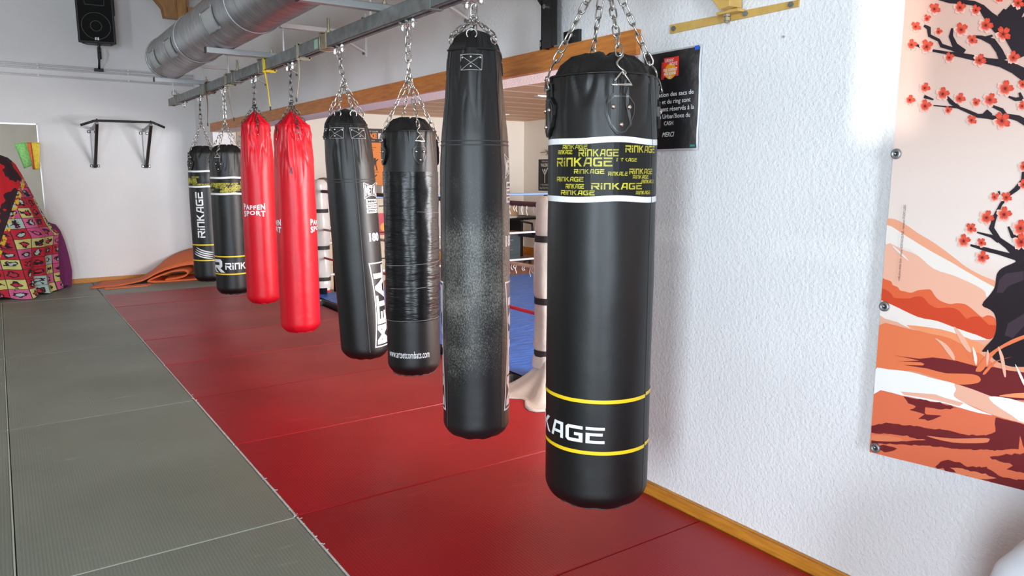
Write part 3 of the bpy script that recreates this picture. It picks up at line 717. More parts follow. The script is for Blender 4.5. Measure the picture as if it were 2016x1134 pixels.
def make_trolley(y, label):
    root = thing('rail_trolley', (RX, y, 2.15), label, 'trolley', 'roller trolleys under the rail')
    c = MB(); c.bx((RX-.018, y-.075, 2.180), (RX+.018, y+.075, 2.187)); c.bx((RX-.004, y-.06, 2.187), (RX+.004, y+.06, 2.207)); c.build('trolley_plate', chrome, root, bevel=.001)
    for s in (-1, 1):
        c = MB(); c.cyl((RX-.0, y+s*.058, 2.158), (RX, y+s*.058, 2.20), .0065, 8); c.cyl((RX, y+s*.058, 2.163), (RX, y+s*.058, 2.177), .0125, 6); c.cyl((RX, y+s*.058, 2.187), (RX, y+s*.058, 2.197), .0125, 6); c.build('bolt', chrome, root, smooth=False)
        c = MB(); c.cyl((RX-.03, y+s*.035, 2.193), (RX+.03, y+s*.035, 2.193), .006, 8); c.build('roller_axle', chrome, root)
    c = MB(); c.tube([Vector((RX, y+.017*cos(a), 2.166+.02*sin(a))) for a in [2*pi*k/14 for k in range(14)]], .0042, 6, closed=True); c.build('eye', chrome, root, smooth=True)
    return root
tr = make_trolley(8.80, 'empty roller trolley with nothing hanging from it, at the far end of the rail')
for y, lb in ((8.06, 'roller trolley holding the farthest black bag'), (7.1, 'roller trolley holding the black bag with the R logo'), (6.146, 'roller trolley holding the farther red bag'), (5.265, 'roller trolley holding the nearer red bag'),
              (4.37, 'roller trolley holding the crooked black bag with the 180 mark'), (3.46, 'roller trolley holding the taped black bag'), (2.835, 'roller trolley holding the tall scuffed bag'), (1.99, 'roller trolley holding the large front bag with yellow rings')):
    n = copy_tree(tr); n.location = (RX, y, 2.15); n['label'] = lb
# straps hanging on the rail
def strap(y, y2, z2, m, label, wd=.010, loop=True):
    root = thing('hanging_strap', (RX-.03, y, z2), label, 'strap'); c = MB(); g = .007
    c.m = 0
    pts = [(RX-hw-g, y, RAILB-g), (RX-hw-g, y, RT+g), (RX+hw+g, y, RT+g), (RX+hw+g, y, RAILB-g)]
    for i in range(4): c.bar(pts[i], pts[(i+1) % 4], .022, .003, (0, 1, 0) if i in (0, 2) else (0, 1, 0))
    c.build('strap_loop', m, root)
    c = MB(); P = []
    for i in range(11):
        t_ = i/10; P.append(Vector((RX-hw-.006+.008*sin(t_*5), y+(y2-y)*t_**1.5+.01*sin(t_*6), RAILB-.004+(z2-RAILB)*t_)))
    c.tube(P, [.0065-.0035*(i/10) for i in range(11)], 6); c.build('strap_tail', m, root, smooth=True)
    c = MB(); c.ball((RX-hw-.008, y, RAILB-.012), .016, 8, (1, 1, .7)); c.build('knot', m, root, smooth=True)
    c = MB(); c.cyl(P[-1]+Vector((0, 0, .015)), P[-1]-Vector((0, 0, .015)), .006, 8); c.build('strap_tip', rubber if m is not blackm else whitep, root)
sbr = mat('strap_brown', (.13, .085, .06), .7); sta = mat('strap_tan', (.30, .26, .19), .7); sye = mat('strap_yellow', (.72, .50, .03), .6)
strap(7.59, 7.57, 1.905, sbr, 'dark brown strap tied round the rail, hanging farthest left')
strap(6.85, 6.62, 1.90, sta, 'thin tan strap tied round the rail above the left red bag')
strap(5.72, 5.60, 1.92, sye, 'bright yellow strap hanging from the rail between the red bags')
strap(4.97, 5.02, 1.94, sta, 'tan strap with dark tip tied round the rail right of the yellow one')
# wall brackets
def wall_bracket(y, label):
    root = thing('wall_bracket', (2.37, y, 2.31), label, 'bracket', 'white brackets behind the rail')
    c = MB(); c.bx((2.358, y-.022, 2.31), (2.3705, y+.022, 2.62)); c.build('plate', whitep, root, bevel=.001)
    c = MB(); c.bar((2.36, y, 2.345), (2.08, y, 2.47), .028, .012); c.build('brace', whitep, root)
    c = MB(); c.bx((RX-.02, y-.02, 2.455), (2.36, y+.02, 2.485)); c.cyl((RX, y, 2.283), (RX, y, 2.50), .006, 8); c.build('arm', whitep, root)
    c = MB(); c.cyl((2.345, y, 2.335), (2.36, y, 2.335), .011, 6); c.cyl((2.345, y, 2.585), (2.36, y, 2.585), .011, 6); c.build('bolt', railm, root)
for y, lb in ((3.90, 'white wall bracket above the tall scuffed bag'), (5.385, 'white wall bracket right of the crooked black bag chain'), (6.9, 'white wall bracket behind the nearer red bag'), (7.86, 'white wall bracket behind the farther red bag'), (9.33, 'white wall bracket behind the second black bag')):
    wall_bracket(y, lb)

# ------------------------------------------------------------------ air duct
DC, DZ, DR = 1.424, 2.506, .1865
duct = thing('air_duct', (DC, -1.5, DZ-DR), 'round galvanised spiral ventilation duct running above the rail', 'duct')
md = mat('duct_metal', (.36, .37, .385), .34, .88, var=.22, vscale=10, rvar=.15)
nt = md.node_tree; tc = nn(nt, 'ShaderNodeTexCoord'); wv = nn(nt, 'ShaderNodeTexWave'); wv.wave_type = 'BANDS'; wv.bands_direction = 'Y'; wv.inputs['Scale'].default_value = 3.1; wv.inputs['Distortion'].default_value = 0.3
mp = nn(nt, 'ShaderNodeMapping'); mp.inputs['Rotation'].default_value = (radians(0), 0, radians(8)); nt.links.new(tc.outputs['Object'], mp.inputs[0]); nt.links.new(mp.outputs[0], wv.inputs['Vector'])
rp = nn(nt, 'ShaderNodeValToRGB'); rp.color_ramp.elements[0].position = .82; rp.color_ramp.elements[1].position = .95; nt.links.new(wv.outputs[0], rp.inputs[0])
bp = nn(nt, 'ShaderNodeBump'); bp.inputs['Strength'].default_value = 1; bp.inputs['Distance'].default_value = .004; nt.links.new(rp.outputs[0], bp.inputs['Height']); nt.links.new(bp.outputs[0], bsdf(md).inputs['Normal'])
c = MB(); P = []
for y in [-1.5+(9.3*i/60) for i in range(61)]: P.append([Vector((DC+DR*cos(2*pi*k/64), y, DZ+DR*sin(2*pi*k/64))) for k in range(64)])
c.grid(P, closed=True); c.build('duct_tube', md, duct, smooth=True)
c = MB(); P = [[Vector((DC+r*cos(2*pi*k/48), y, DZ+r*sin(2*pi*k/48))) for k in range(48)] for r, y in ((DR, 7.80), (DR-.004, 7.802), (DR-.02, 7.80), (.001, 7.80))]
c.grid(P, closed=True); c.build('end_cap', galv, duct, smooth=False)
for y in (7.73, 6.45, 4.9, 3.1):
    c = MB(); c.tube([Vector((DC+(DR+.002)*cos(2*pi*k/64), y, DZ+(DR+.002)*sin(2*pi*k/64))) for k in range(64)], .006, 6, closed=True); c.build('joint_ring', galv, duct, smooth=True)
grillem = mat('grille', (.42, .44, .44), .5, .5, bump=1, bscale=120, bdist=.003)
for y, ln in ((7.45, .26), (6.70, .25), (5.35, .30), (3.9, .30)):
    ang0 = radians(178); ang1 = radians(222)
    def W_(a, y_, o_): return Vector((DC+(DR+o_)*cos(a), y_, DZ+(DR+o_)*sin(a)))
    c = MB(); N = 8
    P = [[W_(ang0+(ang1-ang0)*i/N, y-ln/2+ln*j, .004) for j in (0, 1)] for i in range(N+1)]; c.grid(P); c.build('grille', grillem, duct, smooth=True)
    c = MB(); ring_ = [W_(ang0+(ang1-ang0)*i/N, y-ln/2, .006) for i in range(N+1)]+[W_(ang1+(ang0-ang1)*i/N, y+ln/2, .006) for i in range(N+1)]
    c.tube(ring_, .006, 4, closed=True); c.build('grille_frame', galv, duct)
# channels that carry the duct
strutm = mat('strut_channel', (.42, .44, .45), .42, .7, var=.15)
for y, z, lb in ((7.73, 2.2835, 'grey steel support bar under the far end of the duct'), (5.665, 2.2835, 'grey steel support bar under the middle of the duct'), (3.72, 2.2835, 'grey steel support bar under the near part of the duct, at the top edge')):
    root = thing('support_bar', (1.55, y, z), lb, 'support bar', 'bars carrying the duct')
    c = MB(); c.bx((1.29, y-.02, z), (1.80, y+.02, z+.004)); c.bx((1.29, y-.022, z), (1.80, y-.019, z+.036)); c.bx((1.29, y+.019, z), (1.80, y+.022, z+.036)); c.bx((1.29, y-.022, z+.033), (1.80, y-.008, z+.036)); c.bx((1.29, y+.008, z+.033), (1.80, y+.022, z+.036)); c.build('channel', strutm, root)
    c = MB(); c.bx((1.284, y-.023, z-.001), (1.292, y+.023, z+.038)); c.build('end_cap', rubber, root)
    c = MB(); c.cyl((1.424, y, z+.0), (1.424, y, z+.06), .006, 8); c.cyl((1.75, y, 2.285), (1.75, y, z+.075), .006, 8); c.cyl((1.75, y, z+.036), (1.75, y, z+.05), .013, 6); c.build('bolt', clampm, root)

# ------------------------------------------------------------------ room shell
XW, XL, YB, YN, ZC = 2.37, -4.0, 11.25, -5.0, 4.6
OY0, OY1, OZ = 2.47, 10.30, 1.965; XW2 = 2.62
X2 = 8.0; ZC2 = 2.365; YN2 = 0.6
struct(MB().bx((XL-.2, YN-.2, -.14), (XW2, YB+.2, -.042)), 'floor', mat('subfloor', (.30, .30, .29), .8))
struct(MB().bx((XW2, YN2, -.14), (X2+.2, YB+.2, -.0425)), 'floor', mat('office_floor', (.42, .20, .13), .45, var=.1))
m = MB(); m.bx((XW, YN, -.04), (XW2, OY0, ZC)); m.bx((XW, OY1, -.04), (XW2, YB, ZC)); m.bx((XW, OY0, OZ), (XW2, OY1, ZC)); struct(m, 'wall_right', roughcast)
struct(MB().bx((XL, YB, -.04), (XW2, YB+.2, ZC)), 'wall_back', plaster)
# left wall with three windows and two high slots, rear wall with two windows
def wall_holes(axis, fixed, th, a0, a1, z0, z1, holes, name, m):
    """rectangles around holes [(a,b,za,zb)] in a wall lying in the plane of axis"""
    cuts = sorted(set([a0, a1]+[h[0] for h in holes]+[h[1] for h in holes])); mb = MB()
    for i in range(len(cuts)-1):
        p, q = cuts[i], cuts[i+1]; mid = (p+q)/2; zz = [(z0, z1)]
        for h in holes:
            if h[0] <= mid <= h[1]:
                new = []
                for (u, v) in zz:
                    if h[2] > u: new.append((u, min(v, h[2])))
                    if h[3] < v: new.append((max(u, h[3]), v))
                zz = [s for s in new if s[1]-s[0] > 1e-4]
        for (u, v) in zz:
            if axis == 'x': mb.bx((fixed, p, u), (fixed+th, q, v))
            else: mb.bx((p, fixed, u), (q, fixed+th, v))
    return struct(mb, name, m)
slots = []
def back_project(y, z): # through which point of the left wall does the sun reach this point of the right wall
    k = (XW-XL)/SUN_DIR.x; return y-SUN_DIR.y*k, z-SUN_DIR.z*k
ya1, za1 = back_project(1.46, 1.572); yb1, _ = back_project(1.20, 2)
yc1, zc1 = back_project(3.075, 2.10); yd1, _ = back_project(2.93, 2)
slots = [(yb1, ya1, za1, 4.45), (yd1, yc1, zc1, 4.45)]
holesL = [(-2.6, -1.2, .03, 3.05), (1.9, 4.5, .5, 3.0), (7.0, 9.6, .5, 3.0)]
cutsL = [h for h in holesL]
wall_holes('x', XL-.2, .2, YN, YB, -.04, ZC, holesL+slots, 'wall_left', panelm)
holesR = [(-2.5, -1.0, .03, 3.05)]
wall_holes('y', YN-.2, .2, XL, XW2, -.04, ZC, holesR, 'wall_front', panelm)
struct(MB().bx((XL-.2, YN-.2, ZC), (XW2, YB+.2, ZC+.1)), 'ceiling', ceilm)
def window(n, axis, fixed, a, b, z0, z1):
    mb = MB(); t_ = .05
    def B(p, q, u, v, d=.03):
        if axis == 'x': mb.bx((fixed-d, p, u), (fixed+d, q, v))
        else: mb.bx((p, fixed-d, u), (q, fixed+d, v))
    B(a, a+t_, z0, z1); B(b-t_, b, z0, z1); B(a, b, z0, z0+t_); B(a, b, z1-t_, z1); B((a+b)/2-.02, (a+b)/2+.02, z0, z1)
    struct(mb, 'window_%d' % n, whitep)
for i, h in enumerate(holesL): window(i+1, 'x', XL-.10, *h)
for i, h in enumerate(holesR): window(i+4, 'y', YN-.10, *h)
for i, h in enumerate(holesL[1:]): struct(MB().bx((XL-.16, h[0]+.05, h[2]+.05), (XL-.15, h[1]-.05, h[3]-.05)), 'trim_%d' % (i+2), whitep)   # added opaque panels, unseen, that stop the sun in two left windows
# neighbouring room
struct(MB().bx((XW2, YB, -.04), (X2+.2, YB+.2, ZC2+.1)), 'wall_back', cream)
struct(MB().bx((X2, YN2, -.04), (X2+.2, YB, ZC2+.1)), 'wall_side', cream)
wall_holes('y', YN2-.2, .2, XW2, X2+.2, -.04, ZC2+.1, [(3.6, 7.4, .45, 2.15)], 'wall_near', cream)
window(6, 'y', YN2-.1, 3.6, 7.4, .45, 2.15)  # unseen window added to go with the office fill lamp
slat = mat('ceiling_slats', (.60, .34, .17), .5, col2=(.52, .27, .12), vscale=3, stretch=(.5, 6, 1))
nt = slat.node_tree; tc = nn(nt, 'ShaderNodeTexCoord'); wv = nn(nt, 'ShaderNodeTexWave'); wv.bands_direction = 'Y'; wv.inputs['Scale'].default_value = .55; nt.links.new(tc.outputs['Object'], wv.inputs['Vector'])
rp = nn(nt, 'ShaderNodeValToRGB'); rp.color_ramp.elements[0].position = .965; rp.color_ramp.elements[1].position = .985; nt.links.new(wv.outputs[0], rp.inputs[0])
bs = bsdf(slat); lk = bs.inputs['Base Color'].links[0].from_socket; mx = nn(nt, 'ShaderNodeMix', data_type='RGBA'); nt.links.new(rp.outputs[0], mx.inputs[0]); nt.links.new(lk, mx.inputs[6]); mx.inputs[7].default_value = (.88, .70, .52, 1); nt.links.new(mx.outputs[2], bs.inputs['Base Color'])
struct(MB().bx((XW2, YN2, ZC2), (X2+.2, YB+.2, ZC2+.1)), 'ceiling', slat)
# ceiling lights of the next room
for (x, y, lb) in ((5.9, 7.35, 'white flush ceiling strip, nearer one on the slatted ceiling'), (6.3, 10.0, 'white flush ceiling strip, farther one by the far wall')):
    root = thing('ceiling_strip', (x, y, ZC2-.012), lb, 'ceiling strip', 'strips on the slatted ceiling')
    MB().bx((x-.5, y-.04, ZC2-.012), (x+.5, y+.04, ZC2)).build('housing', whitep, root, bevel=.003)
    MB().bx((x-.45, y-.025, ZC2-.016), (x+.45, y+.025, ZC2-.012)).build('diffuser', mat('diffuser', (.85, .86, .88), .3), root)
# timber header over the opening, skirting
hd = MB(); N = 40
for i in range(N): hd.bx((XW-.028, 2.457+(10.3-2.457)*i/N, 1.968), (XW+.0, 2.457+(10.3-2.457)*(i+1)/N, 2.073))
struct(hd, 'trim_1', wood)
struct(MB().bx((XW-.012, YN+.01, .001), (XW, OY0-.02, .052)).bx((XW-.024, YN+.01, -.04), (XW-.011, OY0-.02, .047)), 'baseboard_right', wood2, bevel=.002)
struct(MB().bx((XL, YB-.02, -.04), (XW-.03, YB, .06)), 'baseboard_back', wood2, bevel=.002)
struct(MB().bx((XW2+.05, YB-.02, -.04), (X2, YB, .09)), 'baseboard_office', wood2, bevel=.002)
struct(MB().bx((X2-.02, YN2, -.04), (X2, YB-.02, .09)), 'baseboard_side', wood2, bevel=.002)

# ------------------------------------------------------------------ judo mats
def matmat(name, col, col2, rough, ribs=62, rb=.35):
    m = mat(name, col, rough, col2=col2, vscale=1.4, rvar=.12, spec=.4)
    nt = m.node_tree; b = bsdf(m); tc = nn(nt, 'ShaderNodeTexCoord'); gm = nn(nt, 'ShaderNodeNewGeometry')
    wv = nn(nt, 'ShaderNodeTexWave'); wv.bands_direction = 'X'; wv.inputs['Scale'].default_value = ribs; wv.inputs['Distortion'].default_value = .0
    nt.links.new(gm.outputs['Position'], wv.inputs['Vector'])
    n = nn(nt, 'ShaderNodeTexNoise'); n.inputs['Scale'].default_value = 90; n.inputs['Detail'].default_value = 2; nt.links.new(gm.outputs['Position'], n.inputs['Vector'])
    b1_ = nn(nt, 'ShaderNodeBump'); b1_.inputs['Strength'].default_value = rb; b1_.inputs['Distance'].default_value = .0016; nt.links.new(wv.outputs[0], b1_.inputs['Height'])
    b2_ = nn(nt, 'ShaderNodeBump'); b2_.inputs['Strength'].default_value = .35; b2_.inputs['Distance'].default_value = .0016; nt.links.new(n.outputs[0], b2_.inputs['Height']); nt.links.new(b1_.outputs[0], b2_.inputs['Normal'])
    nb = nn(nt, 'ShaderNodeTexNoise'); nb.inputs['Scale'].default_value = 2.2; nt.links.new(gm.outputs['Position'], nb.inputs['Vector'])
    b3_ = nn(nt, 'ShaderNodeBump'); b3_.inputs['Strength'].default_value = .35; b3_.inputs['Distance'].default_value = .012; nt.links.new(nb.outputs[0], b3_.inputs['Height']); nt.links.new(b2_.outputs[0], b3_.inputs['Normal'])
    nt.links.new(b3_.outputs[0], b.inputs['Normal'])
    # pale scuff scratches
    s = nn(nt, 'ShaderNodeTexNoise'); s.inputs['Scale'].default_value = 3.2; s.inputs['Detail'].default_value = 9; mp = nn(nt, 'ShaderNodeMapping'); mp.inputs['Scale'].default_value = (1, 4.5, 1); mp.inputs['Rotation'].default_value = (0, 0, .8)
    nt.links.new(gm.outputs['Position'], mp.inputs[0]); nt.links.new(mp.outputs[0], s.inputs['Vector'])
    mr = nn(nt, 'ShaderNodeMapRange'); mr.inputs[1].default_value = .66; mr.inputs[2].default_value = .78; mr.inputs[4].default_value = .35; nt.links.new(s.outputs[0], mr.inputs[0])
    lk = b.inputs['Base Color'].links[0].from_socket; mx = nn(nt, 'ShaderNodeMix', data_type='RGBA'); nt.links.new(mr.outputs[0], mx.inputs[0]); nt.links.new(lk, mx.inputs[6]); mx.inputs[7].default_value = (min(1, col[0]*1.6+.05), min(1, col[1]*1.6+.05), min(1, col[2]*1.6+.05), 1)
    nt.links.new(mx.outputs[2], b.inputs['Base Color'])
    return m
grey_mat = matmat('grey_vinyl', (.235, .265, .225), (.20, .228, .192), .42, ribs=24, rb=.28)
red_mat = matmat('red_vinyl', (.36, .003, .010), (.30, .003, .008), .34, ribs=24, rb=.2)
edgem = mat('mat_edge', (.50, .55, .48), .6)
edgew = mat('mat_foam', (.70, .66, .64), .8, var=.2, vscale=20)
def judo_mat(x0, x1, y0, y1, m, label, group, dz=0.0, name='judo_mat', edge=None):
    g = .003; root = thing(name, ((x0+x1)/2, (y0+y1)/2, -.041), label, 'floor mat', group)
    MB().bx((x0+g, y0+g, -.041), (x1-g, y1-g, dz)).build('cover', m, root, bevel=.005)
    if edge:
        for e in edge:
            c = MB()
            if e[0] == 'y': c.bx((x0+.01, (y0 if e[1] < 0 else y1)-.0022, -.038), (x1-.01, (y0 if e[1] < 0 else y1)+.0022, dz+.0002))
            else:
                xx = x0 if e[1] < 0 else x1; c.bx((xx-.0032, y0+.01, -.038), (xx+.0032, y1-.01, dz+.0003))
            c.build('edge_strip', e[2], root)
BX = .935; GX = -.063
ysg = [(-3, -1.0), (-1.0, .99), (.99, 2.985), (2.985, 4.975), (4.975, 6.97), (6.97, 8.90), (8.90, 9.97)]
lg = ['grey floor mat at the bottom edge beside the red mats', 'grey floor mat beside the red ones, large one in the left foreground', 'grey floor mat in the middle of the grey lane', 'grey floor mat in the grey lane level with the red bags', 'narrow grey floor mat just before the pale strip near the back wall']
for i, (a, b_) in enumerate(ysg):
    if b_ < 1: 
        if i == 0: continue
    judo_mat(GX, BX, a, b_, grey_mat, ['', 'grey floor mat right under the viewer in the lower left corner', 'grey floor mat at the bottom edge beside the red mats', 'large grey floor mat in the left foreground, second from the bottom', 'grey floor mat in the middle of the grey lane', 'grey floor mat in the grey lane level with the farther red bag', 'short grey floor mat just before the pale strip near the back wall'][i], 'grey mats', edge=[('y', -1, edgem)] if i in (2, 3) else ([('y', 1, edgem)] if i == 6 else None))
for i, (a, b_) in enumerate([(-1.0, .99), (.99, 2.985), (2.985, 4.975), (4.975, 6.97), (6.97, 8.9), (8.9, 9.97)]):
    judo_mat(GX-2.0, GX-.004, a, b_, grey_mat, 'grey floor mat cut by the left edge, ' + ['beneath the viewer', 'nearest one', 'second one', 'third one', 'fourth one', 'last one before the covered heap'][i], 'grey mats', edge=[('x', 1, edgem)])
for x0, x1, lb in ((-2.063, .935, 'grey floor mat along the back wall under the covered heap'), (.935, 2.36, 'grey floor mat along the back wall under the orange foam mat'), (2.60, 2.9, None)):
    if lb: judo_mat(x0, x1, 9.97, 11.22, grey_mat, lb, 'grey mats')
ysr = [-.95, .01, .99, 1.985, 2.995, 4.01, 5.015, 6.03, 7.035, 8.065, 9.0, 9.97]
lr = [None, 'red floor mat just out of reach at the bottom right', 'red floor mat in the bottom right corner along the skirting', 'red floor mat under the large front bag', 'red floor mat under the tall scuffed bag', 'red floor mat under the taped bag', 'red floor mat under the crooked bag with the 180 mark', 'red floor mat under the nearer red bag', 'red floor mat under the farther red bag', 'red floor mat under the two far black bags', 'last red floor mat, bordering the grey one at the back']
for i in range(1, 11):
    a, b_ = ysr[i], ysr[i+1]
    lab = {1: 'red floor mat at the very bottom right, nearest the viewer', 2: lr[3], 3: lr[4]}.get(i)
    lab = ['', 'red floor mat at the very bottom, nearest the viewer', 'red floor mat touching the skirting board in front of the large bag', 'red floor mat below the large front bag', 'red floor mat below the tall scuffed bag', 'red floor mat below the taped bag', 'red floor mat below the crooked bag with the 180 mark', 'red floor mat below the nearer red bag', 'red floor mat below the farther red bag', 'red floor mat below the far black bags', 'farthest red floor mat, bordering grey at the back'][i]
    x1 = XW-.03 if b_ < 3.1 else 2.85
    if i == 3: x1 = XW-.03
    judo_mat(BX+.004, x1, a, b_, red_mat, lab, 'red mats', dz=.002*((i*7) % 3)/2, edge=[('x', -1, edgew)])
# paint flakes / white crumbs along the border
c = MB(); random.seed(5)
for k in range(70):
    y = random.choice((1.95, 2.0, 2.06, 2.7, 3.0, 3.4, 5.0, 1.5))+random.gauss(0, .12); x = BX+random.gauss(0.004, .006); s_ = random.uniform(.002, .006)
    c.box((x, y, .0035), (s_, s_*random.uniform(1, 3), .002), random.random()*3)
for k in range(30): y = random.gauss(1.98, .05); c.box((BX+random.uniform(-.004, .03), y, .0035), (.005, .006, .002), random.random()*3)
tag(c.build('paint_crumbs', edgew), 'white foam crumbs along the seam between grey and red mats', 'crumbs', kind='stuff')

# ------------------------------------------------------------------ sign on the right wall
sy1, sy0, sz1, sz0 = 2.415, 2.105, 1.957, 1.555
sg = thing('wall_notice', (XW, 2.26, sz0), 'black laminated notice with white French text and a small red square logo', 'notice')
c = MB(); N = 14; P = []
for i in range(N+1):
    z = sz0-.006+(sz1-sz0+.012)*i/N; P.append([Vector((XW-.010-.004*sin(i*.7+j*.5), sy0-.006+(sy1-sy0+.012)*j/8, z)) for j in range(9)])
c.grid(P); c.build('laminate', mat('laminate', (.62, .63, .66), .2), sg, smooth=True, solid=.002)
XS = XW-.0165
def wallpoly(mb, polys, X): # polys in (right, up) metres from the sheet's lower left; right means towards smaller y
    for f in polys: mb.add([(X, sy1-p[0], sz0+p[1]) for p in f], [tuple(range(len(f)))])
W_s, H_s = sy1-sy0, sz1-sz0
c = MB(); c.bx((XW-.0165, sy0+.002, sz0+.002), (XW-.0115, sy1-.002, sz1-.002)); c.build('black_sheet', mat('notice_black', (.012, .011, .012), .16, coat=.6, bump=.3, bscale=9, bdist=.01), sg)
c = MB()
for t, cx_, cy_, h_, wmax in (("L'utilisation des sacs de", .155, .218, .019, .265), ("frappe et du ring sont", .155, .188, .019, .235), ("strictement réservés à la", .16, .158, .019, .265), ("section Urban'Boxe du", .155, .128, .019, .235), ("CASH", .155, .100, .017, .052), ("MERCI", .155, .052, .020, .068)):
    it = .25 if t == 'MERCI' else 0
    tp = text_polys(t, italic=it, bold=.008); tp = fitp(tp, cx_-wmax/2, cy_-(.005 if any(q in t for q in 'gpq') else 0), cx_+wmax/2, cy_+h_)
    wallpoly(c, tp, XS-.0008)
c.build('notice_text', printw, sg)
lx, ly, lw, lh = .118, .298, .083, .078
c = MB(); wallpoly(c, [[(lx-.013, ly-.008), (lx, ly-.008), (lx, ly+.062), (lx-.013, ly+.062)]], XS-.0006); wallpoly(c, [[(lx, ly), (lx+lw, ly), (lx+lw, ly+lh), (lx, ly+lh)]], XS-.0008); c.build('logo_square', mat('logo_red', (.72, .035, .02), .4), sg)
c = MB(); wallpoly(c, [disc((lx+.038, ly+.022), .032, 28)], XS-.0012); c.build('logo_circle', mat('logo_orange', (.85, .33, .01), .4), sg)
c = MB()
for t, x0, y0, x1, y1 in (("URBAN'", lx+.008, ly+.060, lx+.055, ly+.073), ("BOXE", lx+.034, ly+.045, lx+.076, ly+.058), ("FULL CONTACT", lx+.0, ly+.022, lx+.076, ly+.034), ("KICK BOXING", lx+.004, ly+.007, lx+.070, ly+.019), ("K1", lx+.030, ly-.008, lx+.044, ly+.003)):
    wallpoly(c, fitp(text_polys(t, bold=.03 if y0 < ly+.04 else 0), x0, y0, x1, y1), XS-.0018)
c.build('logo_text', printw, sg)
c = MB(); wallpoly(c, rot_ if False else fitp(rot90(text_polys('SAINTE-HELENE')), lx-.011, ly-.004, lx-.003, ly+.058), XS-.0010); c.build('logo_side_text', printb, sg)
c = MB(); c.box((XW-.019, sy0+.012, sz1-.006), (.002, .022, .016)); c.build('blue_tape', mat('blue_tape', (.02, .12, .6), .4), sg)
c = MB(); wallpoly(c, [[(W_s-.032, .008), (W_s-.006, .008), (W_s-.006, .016), (W_s-.032, .016)]], XS-.0008); c.build('green_mark', mat('green_mark', (.02, .3, .25), .4), sg)

# ------------------------------------------------------------------ banner with printed landscape
BNX = XW-.045
ban = thing('wall_banner', (BNX, .8, .52), 'large banner printed with a blossoming tree over an orange landscape', 'banner')
vc = bpy.data.materials.new('banner_print'); vc.use_nodes = True; nt = vc.node_tree; at = nn(nt, 'ShaderNodeVertexColor'); at.layer_name = 'Col'; nt.links.new(at.outputs[0], bsdf(vc).inputs['Base Color']); bsdf(vc).inputs['Roughness'].default_value = .28
class VC:
    def __init__(s): s.v = []; s.f = []; s.c = []; s.k = 0
    def poly(s, pts, col, X):
        """pts in photo measure on the banner's own plane; col one colour or a list"""
        o = len(s.v)
        for p in pts: p = (max(p[0], 1780-p[1]*68/890), min(p[1], 890+(p[0]-1712)*.2467)); w_ = onX(p[0], p[1], BNX); s.v.append(Vector((X, w_.y, w_.z)))
        s.f.append(tuple(range(o, o+len(pts)))); s.c.append(col if isinstance(col, list) else [col]*len(pts))
    def build(s, name, parent, smooth=False):
        me = bpy.data.meshes.new(name); off = parent_world(parent); me.from_pydata([tuple(v-off) for v in s.v], [], s.f); me.materials.append(vc)
        ca = me.color_attributes.new('Col', 'FLOAT_COLOR', 'CORNER'); i = 0
        for p, cc in zip(me.polygons, s.c):
            for j, li in enumerate(p.loop_indices): ca.data[li].color = (*cc[j], 1)
        bm = bmesh.new(); bm.from_mesh(me); bmesh.ops.triangulate(bm, faces=[f for f in bm.faces if len(f.verts) > 4]); bm.to_mesh(me); bm.free()
        o = bpy.data.objects.new(name, me); COL.objects.link(o); o.parent = parent; return o
def lin(r, g, b_): return tuple(((c/255)/12.92 if c/255 < .04045 else ((c/255+.055)/1.055)**2.4) for c in (r, g, b_))
P1 = lambda L: [(1680+x/3.78, y/3.78) for x, y in L]
P2 = lambda L: [(1680+x/3.149, 300+y/3.149) for x, y in L]
P3 = lambda L: [(1680+x/2.295, 640+y/2.295) for x, y in L]
def smooth_poly(L, n=4):
    out = []; N = len(L)
    for i in range(N):
        p0, p1, p2, p3 = L[i-1], L[i], L[(i+1) % N], L[(i+2) % N]
        for k in range(n):
            t = k/n; q = []
            for a in (0, 1):
                q.append(.5*((2*p1[a])+(-p0[a]+p2[a])*t+(2*p0[a]-5*p1[a]+4*p2[a]-p3[a])*t*t+(-p0[a]+3*p1[a]-3*p2[a]+p3[a])*t**3))
            out.append(tuple(q))
    return out
# sheet outline (left edge to beyond the frame)
tl = onX(1780, 0, BNX); bl = onX(1712, 890, BNX); br = onX(2016, 965, BNX)
yL_top = onX(1780, 0, BNX).y; yL_bot = bl.y; zbot = bl.z
slope = (br.z-bl.z)/(br.y-bl.y)
YR = -.30; ZT = 2.75
c = MB(); P = []
NZ_ = 24
for i in range(NZ_+1):
    row = []
    for j in range(15):
        y = yL_bot+(YR-yL_bot)*j/14; z0_ = zbot+slope*(y-yL_bot); row.append(Vector((BNX+.0040+.0012*sin(i*.8), y+(.001*sin(i) if j == 0 else 0), z0_+(ZT-z0_)*i/NZ_)))
    P.append(row)
c.grid(P); c.build('sheet_backing', whitep, ban, solid=.001)
V = VC()
sky = [(0, lin(218, 168, 150)), (160, lin(216, 178, 162)), (330, lin(224, 205, 195)), (470, lin(228, 216, 208)), (560, lin(228, 216, 208)), (700, lin(222, 135, 100)), (900, lin(214, 110, 78))]
def skyc(y):
    for i in range(len(sky)-1):
        if y <= sky[i+1][0]:
            t = max(0, (y-sky[i][0])/(sky[i+1][0]-sky[i][0])); return tuple(a*(1-t)+b_*t for a, b_ in zip(sky[i][1], sky[i+1][1]))
    return sky[-1][1]
def zy(z): return 560-(z-1.20)*0   # unused
rowsy = [z for z in [zbot+(ZT-zbot)*i/40 for i in range(41)]]
